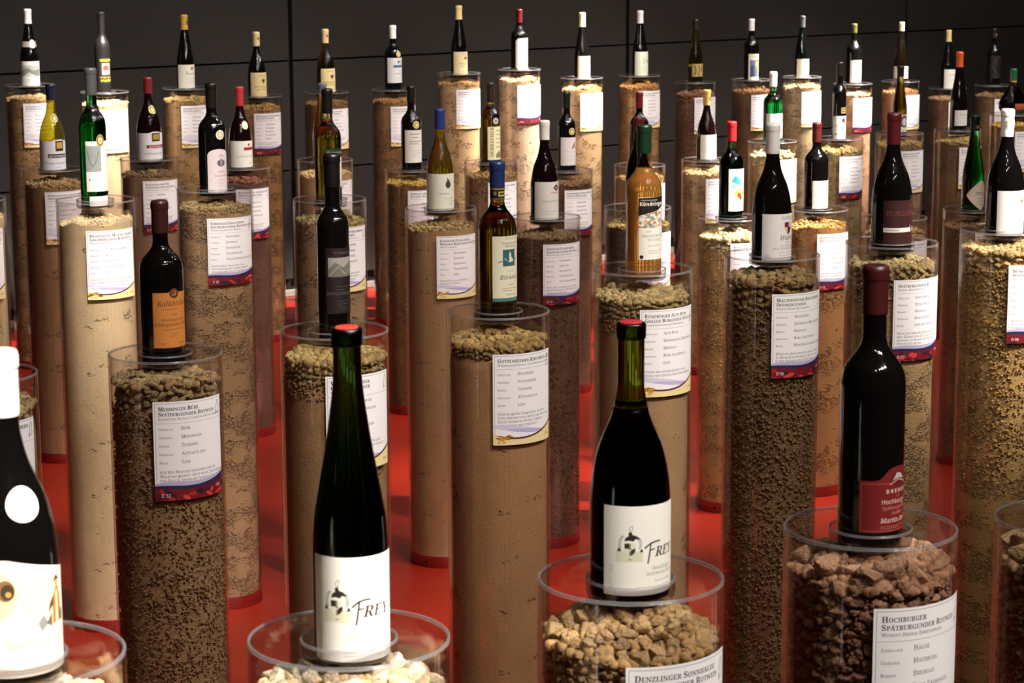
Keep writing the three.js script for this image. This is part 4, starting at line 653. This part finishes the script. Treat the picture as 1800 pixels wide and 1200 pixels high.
  C24: { s: 'S', g: 'green', cap: '#10201a', capPrint: [0.1, 0.4, '', blank('#10201a', ['r', 0.35, 0.2, 0.3, 0.6, '#b98a4a'])], d: 'bright green flute bottle with dark green capsule and cream diamond label', c: 'green bottle with cream diamond label', power: 1.15, lab: blank('#e9d9c8', ['l', 0.3, 0.4, 0.4, 1, 0.1, '#8a7a6c', 0.02], script('Riesling', 0.5, 0.5, 0.1, '#a3917f'), ['l', 0.36, 0.6, 0.28, 2, 0.08, '#b3a391']) },
  C26: { s: 'O', g: 'darkgreen', cap: '#175c3a', d: 'wide flask-shaped green bottle with green capsule and orange label at the right edge', c: 'flask-shaped green bottle', lab: blank('#a8522a', ['r', 0, 0.5, 1, 0.5, '#3f5534'], ['r', 0, 0.78, 1, 0.22, '#223f2a'], ['c', 0.7, 0.3, 0.12, '#e8b060']), more: [{ n: 'neck_band', y0: 0.158, y1: 0.166, a: 20, w: 200, draw: blank('#c9a24a') }] },
  C2: { s: 'B', g: 'green', cap: '#47484a', d: 'tall green bottle with grey capsule and white label with grey line drawing', c: 'tall green grey-capped bottle', lab: blank('#f0efe9', ['r', 0.02, 0.1, 0.55, 0.5, '#9aa09c'], stroke('#5d635f', 0.012, [0.1, 0.2], [0.12, 0.4, 0.26, 0.5], [0.44, 0.4, 0.48, 0.2]), stroke('#767c78', 0.01, [0.2, 0.3], [0.4, 0.2, 0.36, 0.45]), ['r', 0.12, 0.74, 0.05, 0.03, '#555'], ['l', 0.3, 0.86, 0.4, 2, 0.05, '#ddd']), more: [{ n: 'lower_label', y0: 0.005, y1: 0.03, a: 33, w: 90, draw: blank('#f4f3ee', ['l', 0.2, 0.4, 0.6, 2, 0.25, '#ddd']) }, { n: 'medal_sticker', y0: 0.172, r: 0.0155, rx: 0.011, a: 42, draw: blank('#b3903e', ['c', 0.5, 0.5, 0.36, '#8d6f2c'], ['c', 0.5, 0.52, 0.24, '#f1ead2'], ['c', 0.5, 0.55, 0.1, '#b3903e']) }] },
  C4: { s: 'B', g: 'black', cap: '#1b1513', d: 'wide black bottle with cream medal and pinkish arched label showing an urn', c: 'black bottle with arched urn label', lab: blank('#e6d6da', ['c', 0.6, 0.33, 0.1, '#5c5458', 0.8], ['c', 0.6, 0.31, 0.035, '#9d9296', 2.6], stroke('#6f656a', 0.012, [0.5, 0.2], [0.6, 0.1, 0.7, 0.2]), ['t', 'BADEN', 0.6, 0.54, 0.05, '#777'], ['t', 'Kaiserstuhl', 0.6, 0.63, 0.06, '#b04a56', 'serif', 'center', 'italic'], ['l', 0.42, 0.7, 0.4, 3, 0.07, '#b5a5a9']), top: (s) => 0.86 + 0.14 * Math.sqrt(Math.max(0, 1 - (2 * s - 1) ** 2)), more: [{ n: 'medal_sticker', y0: 0.162, r: 0.0125, a: 42, draw: creamMedal }] },
  C8: { s: 'U', g: 'straw', cap: '#263a7a', d: 'yellow-olive sloping bottle with blue capsule and white label with black crest', c: 'blue-capped yellow-olive bottle', lab: blank('#e6e5d4', ['c', 0.6, 0.3, 0.08, '#3a3638', 1.2], ['c', 0.6, 0.2, 0.04, '#55504e'], ['r', 0.57, 0.12, 0.02, 0.12, '#333'], ['t', 'WEINGUT', 0.5, 0.56, 0.065, '#8a8778'], ['l', 0.5, 0.66, 0.4, 1, 0.07, '#aaa796'], ['l', 0.62, 0.74, 0.3, 2, 0.07, '#aaa796'], ['r', 0, 0.94, 1, 0.025, '#8d8f84']) },
  C10: { s: 'U', g: 'wine', cap: '#e9e4e2', d: 'dark red sloping bottle with white capsule and white label with red-black lozenge', c: 'white-capped bottle with red-black lozenge', lab: blank('#e9e3dd', ['l', 0.2, 0.13, 0.3, 1, 0.1, '#d5ccc4'], poly('#2a2020', [0.63, 0.08], [0.74, 0.17], [0.63, 0.26], [0.52, 0.17]), poly('#c0452c', [0.63, 0.12], [0.69, 0.17], [0.63, 0.22]), ['c', 0.61, 0.17, 0.025, '#e9e3dd'], ['t', 'SASBACH', 0.6, 0.31, 0.06, '#b0433a', 'serif', 'center', 'bold'], ['t', 'SPÄTBURGUNDER', 0.5, 0.54, 0.065, '#a89a92'], ['l', 0.2, 0.76, 0.6, 2, 0.07, '#c8bcb4']) },
  C15: { s: 'B', g: 'darkgreen', cap: '#b9262c', d: 'dark bottle with bright red capsule and white label with a colourful painted shape', c: 'red-capped bottle with colourful painted label', lab: blank('#f4f2ee', poly('#3a9aa8', [0.15, 0.3], [0.3, 0.16], [0.55, 0.24], [0.62, 0.4], [0.36, 0.36]), poly('#7cc0c0', [0.12, 0.42], [0.3, 0.36], [0.36, 0.5]), poly('#e9cf58', [0.25, 0.56], [0.5, 0.44], [0.84, 0.62], [0.7, 0.78], [0.42, 0.7]), poly('#d98a4a', [0.42, 0.56], [0.62, 0.58], [0.7, 0.72], [0.5, 0.7]), ['c', 0.52, 0.62, 0.055, '#8a2a28'], ['r', 0.56, 0.66, 0.1, 0.06, '#3a1a20'], poly('#9ab8dc', [0.6, 0.3], [0.75, 0.34], [0.7, 0.42])) },
  C18: { s: 'B', g: 'black', cap: '#5c1f1e', d: 'black bottle with brown-red capsule and cream script label', c: 'brown-red-capped bottle with cream script label', lab: blank('#e9e6d6', script('Huf', 0.7, 0.28, 0.16, '#444'), ['l', 0.1, 0.5, 0.7, 1, 0.1, '#b0ac9a'], ['l', 0.3, 0.66, 0.5, 3, 0.09, '#b8b4a2']) },
  C27: { s: 'B', g: 'black', cap: '#3c1d1b', px: 1800, d: 'dark bottle with brown capsule and large orange scripted label', c: 'orange-labelled bottle', lab: blank('#d0843e', stroke('#8a4a18', 0.006, [0.02, 0.06], [0.02, 0.98], [0.98, 0.98]), ['c', 0.56, 0.09, 0.085, '#5a3216'], ['c', 0.56, 0.09, 0.05, '#a8672e'], ['c', 0.54, 0.08, 0.02, '#3f220f'], script('Kalkbödele', 0.56, 0.3, 0.11, '#33200e'), ['l', 0.22, 0.35, 0.7, 1, 0.05, '#8a5526', 0.008], ['t', '2003', 0.56, 0.46, 0.045, '#55351a'], script('Merdinger Bühl', 0.55, 0.54, 0.06, '#4a2d14'), script('Spätburgunder Rotwein', 0.55, 0.63, 0.075, '#3b230f'), script('Qualitätswein b.A.', 0.56, 0.7, 0.05, '#5f3c1c'), ['l', 0.42, 0.75, 0.3, 2, 0.04, '#8a5526', 0.01], ['t', '13,5%', 0.22, 0.94, 0.05, '#4a2d14', 'sans-serif'], ['t', 'Baden', 0.78, 0.94, 0.05, '#4a2d14']), top: (s) => 0.93 + 0.07 * Math.exp(-(((s - 0.56) / 0.11) ** 4)) },
  C6c: { s: 'X', g: 'black', cap: '#100d0c', px: 1500, d: 'slim tall black bottle with dark label around a grey vineyard picture', c: 'slim tall black bottle with grey picture', lab: blank('#1a1110', ['t', 'Weinhaus', 0.55, 0.1, 0.06, '#5f554f', 'serif', 'center', 'bold'], ['r', 0.08, 0.15, 0.9, 0.29, '#9b958c'], poly('#6f6a62', [0.08, 0.32], [0.3, 0.22], [0.55, 0.3], [0.98, 0.2], [0.98, 0.44], [0.08, 0.44]), stroke('#b9b3a8', 0.008, [0.12, 0.42], [0.4, 0.28], [0.6, 0.4], [0.95, 0.3]), stroke('#57524b', 0.008, [0.2, 0.42], [0.5, 0.3], [0.8, 0.42]), ['l', 0.3, 0.58, 0.5, 2, 0.045, '#4a3f3a', 0.01], script('Gewürztraminer', 0.56, 0.71, 0.07, '#6d625c'), ['l', 0.3, 0.77, 0.55, 3, 0.04, '#43383300', 0.01], ['l', 0.35, 0.8, 0.5, 3, 0.04, '#453a36', 0.01], ['t', 'BADEN', 0.6, 0.95, 0.045, '#5a4f4a']) },
  C12: { s: 'B', g: 'brown', cap: '#1f3260', px: 1700, d: 'amber brown bottle with blue capsule and cream label showing a church in a teal square', c: 'blue-capped brown bottle with the church label', lab: blank('#e6dfc6', ['t', 'B A D E N', 0.6, 0.06, 0.045, '#8d8a78', 'sans-serif'], ['t', 'Gottenheimer', 0.6, 0.13, 0.05, '#6d6a5c', 'sans-serif'], ['t', 'Kirchberg', 0.6, 0.175, 0.05, '#6d6a5c', 'sans-serif'], ['r', 0.32, 0.21, 0.44, 0.25, '#33626a'], poly('#e6dfc6', [0.52, 0.4], [0.52, 0.28], [0.56, 0.235], [0.6, 0.28], [0.6, 0.32], [0.68, 0.36], [0.68, 0.4]), stroke('#e6dfc6', 0.012, [0.38, 0.34], [0.45, 0.4, 0.58, 0.4]), stroke('#2c6a60', 0.012, [0.18, 0.4], [0.45, 0.36, 0.5, 0.4], [0.6, 0.44, 0.86, 0.34]), ['t', '2 0 0 4', 0.55, 0.55, 0.035, '#8d8a78', 'sans-serif'], ['t', 'Rivaner', 0.55, 0.66, 0.09, '#3f4a44', 'serif', 'center', 'italic'], ['t', 'trocken', 0.6, 0.75, 0.03, '#55564a', 'sans-serif'], ['l', 0.3, 0.79, 0.6, 2, 0.035, '#a09c86', 0.01], ['t', 'BADISCHER', 0.6, 0.9, 0.035, '#6d6a5c', 'sans-serif'], ['r', 0, 0.94, 1, 0.06, '#4d7a72']), more: [{ n: 'neck_band', y0: 0.234, y1: 0.2565, a: 10, w: 200, px: 1600, draw: blank('#1a1712', ['r', 0, 0.06, 1, 0.1, '#b79a4a'], ['r', 0, 0.84, 1, 0.08, '#8d7a3a'], ['r', 0.5, 0.3, 0.34, 0.4, '#c9ae5c'], ['r', 0.3, 0.3, 0.12, 0.3, '#9a8240'], ['r', 0.55, 0.42, 0.24, 0.14, '#2a2418']) }] },
  C13: { s: 'B', g: 'orange', gn: 'flint',fill: 0.222, gnLabel: 'clear empty neck glass', cap: '#16301f', px: 1700, d: 'clear bottle of orange wine with dark green capsule and black-topped flower label', c: 'orange wine bottle', lab: blank('#efece2', ['f', (g, w, h) => { for (let i = 0; i < 110; i++) { g.fillStyle = ['#7d8a58', '#c9683c', '#9a9fc8', '#d9b06a', '#b5452f', '#5d7a4a'][i % 6]; g.globalAlpha = 0.75; g.beginPath(); g.ellipse(rr(0, w), rr(0.24, 0.5) * h, rr(2, 8), rr(2, 5), 0, 0, 7); g.fill(); } g.globalAlpha = 1; }], poly('#17120f', [0, 0.02], [0.98, 0], [0.98, 0.12], [0.6, 0.22], [0.25, 0.26], [0, 0.3]), ['t', 'Köndringen', 0.46, 0.14, 0.082, '#f1ece2', 'sans-serif', 'center', 'bold'], ['l', 0.06, 0.045, 0.88, 1, 0.05, '#b5aea2', 0.014], ['r', 0, 0.49, 1, 0.51, '#efece2'], ['t', '2004', 0.3, 0.56, 0.035, '#8a877c'], ['t', 'GRAUBURGUNDER', 0.56, 0.64, 0.055, '#8a877c'], ['t', 'SPÄTLESE', 0.5, 0.7, 0.05, '#8a877c'], ['t', 'ALTE BURG', 0.5, 0.79, 0.042, '#9a978c'], ['l', 0.3, 0.85, 0.6, 2, 0.035, '#b5b2a6', 0.01], ['c', 0.1, 0.95, 0.03, '#222']) },
  C17: { s: 'U', g: 'black', cap: '#d9d4d2', px: 1700, d: 'black burgundy bottle with white-grey capsule and white label with quartered crest', c: 'white-capped bottle with the quartered crest', lab: blank('#ece7e3', ['t', 'BADEN', 0.58, 0.13, 0.095, '#8f8a88'], crest(0.6, 0.29, 0.105), script('Huber', 0.58, 0.55, 0.13, '#3a3534'), ['t', '2003', 0.58, 0.63, 0.05, '#8a8583'], ['t', 'MALTERDINGER', 0.58, 0.69, 0.045, '#8a8583'], ['t', 'SPÄTBURGUNDER', 0.55, 0.76, 0.075, '#9a9593'], ['l', 0.36, 0.81, 0.5, 3, 0.055, '#bab4b1', 0.012], ['r', 0.08, 0.85, 0.1, 0.09, '#cfc9c6']) },
  C20: { s: 'U', g: 'black', cap: '#54161c', px: 1500, d: 'wide dark burgundy bottle with maroon capsule and maroon label crossed by a white band', c: 'maroon bottle with the white-banded label', lab: blank('#340f0e', ['t', 'SPÄT', 0.66, 0.2, 0.13, '#6d2f2a', 'sans-serif', 'center'], ['t', 'BURGUNDER', 0.5, 0.36, 0.16, '#7a3a34', 'sans-serif'], ['r', 0, 0.62, 0.64, 0.1, '#e2dcd4'], ['l', 0.05, 0.66, 0.5, 1, 0.1, '#a8a098', 0.03], ['r', 0.78, 0.62, 0.22, 0.1, '#d8d0c8'], stroke('#c9beb4', 0.022, [0.64, 0.58], [0.64, 0.72], [0.78, 0.62], [0.78, 0.76])) },
  C25: { s: 'U', g: 'black', cap: '#f4f2ee', px: 1500, capPrint: [0.3, 0.6, '', blank('#f4f2ee', ['r', 0.02, 0.1, 0.14, 0.8, '#9aa290'])], d: 'black burgundy bottle with bright white capsule and white label with small leaf mark', c: 'bright-white-capped bottle with the leaf mark', lab: blank('#f4f2ee', ['c', 0.6, 0.24, 0.05, '#8d7a55', 0.8], ['c', 0.68, 0.21, 0.03, '#b09a70'], ['c', 0.66, 0.32, 0.035, '#7d6a48', 0.7], ['l', 0.14, 0.62, 0.28, 1, 0.1, '#d5d0c6']) },
  C28: { s: 'S', g: 'darkgreen', disc: '#c23a2c', discLabel: 'red stopper disc', px: 3000, rn: 0.0137, d: 'tall dark green flute bottle with red stopper disc and white crested label, in front', c: 'tall dark green bottle with red stopper disc', lab: freyLabel('GRAUER BURGUNDER', 'Spätlese trocken') },
  C29: { s: 'U', g: 'redwine', gn: 'neckgreen', fill: 0.205, gnLabel: 'olive green empty neck glass', disc: '#c03438', discLabel: 'red stopper disc', px: 3000, rn: 0.0143, d: 'dark red burgundy bottle with olive green bare neck and white crested label', c: 'burgundy bottle with olive green neck', lab: freyLabel('SPÄTBURGUNDER', 'Rotwein trocken') },
  C30: { s: 'B', g: 'black', cap: '#3f1414', px: 2600, d: 'large black bottle with dark red capsule and red arched label', c: 'black bottle with red arched label', lab: blank('#741615', ['f', (g, w, h) => { g.strokeStyle = '#c8584e'; g.lineWidth = 0.008 * h; g.strokeRect(0.03 * w, 0.25 * h, 0.94 * w, 0.72 * h); }], ['c', 0.6, 0.2, 0.15, '#5a1616', 0.8], poly('#b9aaa0', [0.48, 0.22], [0.56, 0.1], [0.66, 0.12], [0.74, 0.22], [0.6, 0.18]), stroke('#c9bab0', 0.014, [0.44, 0.27], [0.6, 0.2], [0.78, 0.27]), ['t', 'D R E H E R', 0.58, 0.4, 0.085, '#d8c6be', 'sans-serif', 'center', 'bold'], ['t', '2003', 0.6, 0.47, 0.045, '#b08078', 'sans-serif'], ['t', 'Hochburger', 0.56, 0.57, 0.1, '#dccac2', 'sans-serif'], ['t', 'Spätburgunder', 0.56, 0.65, 0.075, '#c08c82', 'sans-serif'], ['t', 'trocken', 0.6, 0.73, 0.075, '#c9a096', 'sans-serif'], ['t', 'Martin Dreher', 0.62, 0.85, 0.1, '#e6d8d0', 'serif', 'center', 'italic'], ['l', 0.3, 0.9, 0.55, 2, 0.03, '#b06a60', 0.01]), top: (s) => 0.8 + 0.2 * Math.exp(-(((s - 0.6) / 0.26) ** 4)) },
  C31: { s: 'U', g: 'black', cap: '#f4f2ef', px: 2400, top: (s) => 1 - 0.3 * Math.max(0, s - 0.35), d: 'black burgundy bottle with white capsule, white disc and painted figure label at left edge', c: 'white-capped bottle at the left edge', lab: blank('#f3ecdc', ['c', 0.25, 0.3, 0.2, '#f0e2b0'], ['c', 0.62, 0.4, 0.22, '#f2e6c0'], ['c', 0.33, 0.26, 0.075, '#8d6a44', 1.2], ['c', 0.345, 0.27, 0.055, '#4a3626', 1.2], ['c', 0.35, 0.29, 0.025, '#c9a24a'],
    poly('#c07a22', [0.69, 0.4], [0.73, 0.3], [0.77, 0.3], [0.8, 0.42], [0.81, 0.6], [0.69, 0.6]), poly('#efe4cc', [0.73, 0.34], [0.755, 0.32], [0.76, 0.6], [0.725, 0.6]), ['c', 0.745, 0.265, 0.032, '#d9a878'], poly('#43301f', [0.7, 0.25], [0.745, 0.2], [0.79, 0.25], [0.75, 0.24]), poly('#5b4030', [0.66, 0.42], [0.7, 0.36], [0.7, 0.44], [0.64, 0.5]), poly('#8d8f90', [0.55, 0.56], [0.6, 0.5], [0.64, 0.58], [0.58, 0.64]), poly('#6f6152', [0.62, 0.58], [0.68, 0.5], [0.68, 0.62]), poly('#3c3430', [0.79, 0.52], [0.83, 0.5], [0.83, 0.6], [0.79, 0.6]),
    script('Spätburgunder', 0.56, 0.75, 0.08, '#cdae7e'), ['l', 0.3, 0.88, 0.5, 2, 0.05, '#d9cdb8']), more: [{ n: 'disc_sticker', y0: 0.163, r: 0.0155, a: 36, px: 2400, draw: blank('#f4f2ee', ['c', 0.52, 0.5, 0.06, '#d8c8b4']) }] },
};
const COLWORDS = { C23: 'acrylic tube half hidden behind the maroon bottle with the white-banded label', C32: 'acrylic tube of tan clods cut by the left edge behind the white-capped bottle', C33: 'acrylic tube of olive brown stones cut by the right edge of the picture', C34: 'acrylic tube showing only a pale sliver at the left edge' };
for (const id in COLS) {
  const [x, z, h] = COLS[id], [kind, color, loose, more] = SOIL[id], c = CARDS[id], b = BOTTLES[id];
  const card = { kind: c[0], no: c[1], t: c[2], sub: c[3], rows: c[4], para: c[5], big: /^C(27|12|13|17|20|25|29|30|6c|8|10|2|4)$/.test(id) };
  makeColumn(id, x, z, h, { kind, color, loose, card, ...more }, COLWORDS[id] ?? `tube of ${SOILWORDS[kind]} ${tint(color)} soil carrying the ${b.c}`);
  if (b) makeBottle(id, x + BOTS[id][0], h - 0.0192, z, b, BOTS[id], b.d);
}

// ---------------------------------------------------------------- ceiling tracks and spotlights
{
  const black = std(0x141312, 0.5), housing = lathe([[0.0, -0.1], [0.03, -0.1], [0.036, -0.094], [0.04, 0.05], [0.043, 0.055], [0.043, 0.06], [0.037, 0.06], [0.036, 0.02], [0, 0.02]].reverse(), 28), lens = lathe([[0.026, 0], [0.022, 0.003], [0, 0.005]].reverse(), 28);
  const glow = std(0x222222, 0.4, { emissive: WARM, emissiveIntensity: 900 });
  const arm = new THREE.CylinderGeometry(0.008, 0.008, 0.26, 12), boxG = new RoundedBoxGeometry(0.14, 0.035, 0.035, 2, 0.006), UPV = new THREE.Vector3(0, 1, 0);
  SPOTS.forEach(([id, ty, az, dist, cd, half], i) => {
    const [cx, cz] = COLS[id], target = new THREE.Vector3(cx, ty, cz), at = new THREE.Vector3(cx + dist * Math.sin(az * RAD), LAMP_Y, cz + dist * Math.cos(az * RAD));
    const dir = target.clone().sub(at).normalize(), head = at.clone().addScaledVector(dir, -0.09);
    const t = thing('ceiling_spotlight', `ceiling ${cd === 22.5 ? 'fill floodlight added for the wall near' : ty < 0.5 ? 'spotlight on the tube foot of' : 'spotlight over'} the ${BOTTLES[id].c}`, 'spotlight', head.x, 3.83, head.z, 'ceiling spotlights');
    mesh('adapter', boxG, black, t); mesh('arm', arm, black, t).position.y = -0.14;
    const q = new THREE.Quaternion().setFromUnitVectors(UPV, dir), h = mesh('housing', housing, black, t); h.position.set(0, LAMP_Y - 3.83 + (head.y - LAMP_Y), 0); h.quaternion.copy(q);
    const l = mesh('lens', lens, glow, h); l.position.y = 0.045;
    const s = new THREE.SpotLight(WARM, cd, 0, half * RAD, cd === 22.5 ? 0.95 : 0.55, 2);
    s.position.copy(at); s.target.position.copy(target); s.castShadow = true; s.shadow.radius = 1.6; s.name = 'spot_' + i; scene.add(s, s.target);
  });
}
for (const s of sheets) s.m && (s.m.map.needsUpdate = true);
renderer.render(scene, camera);
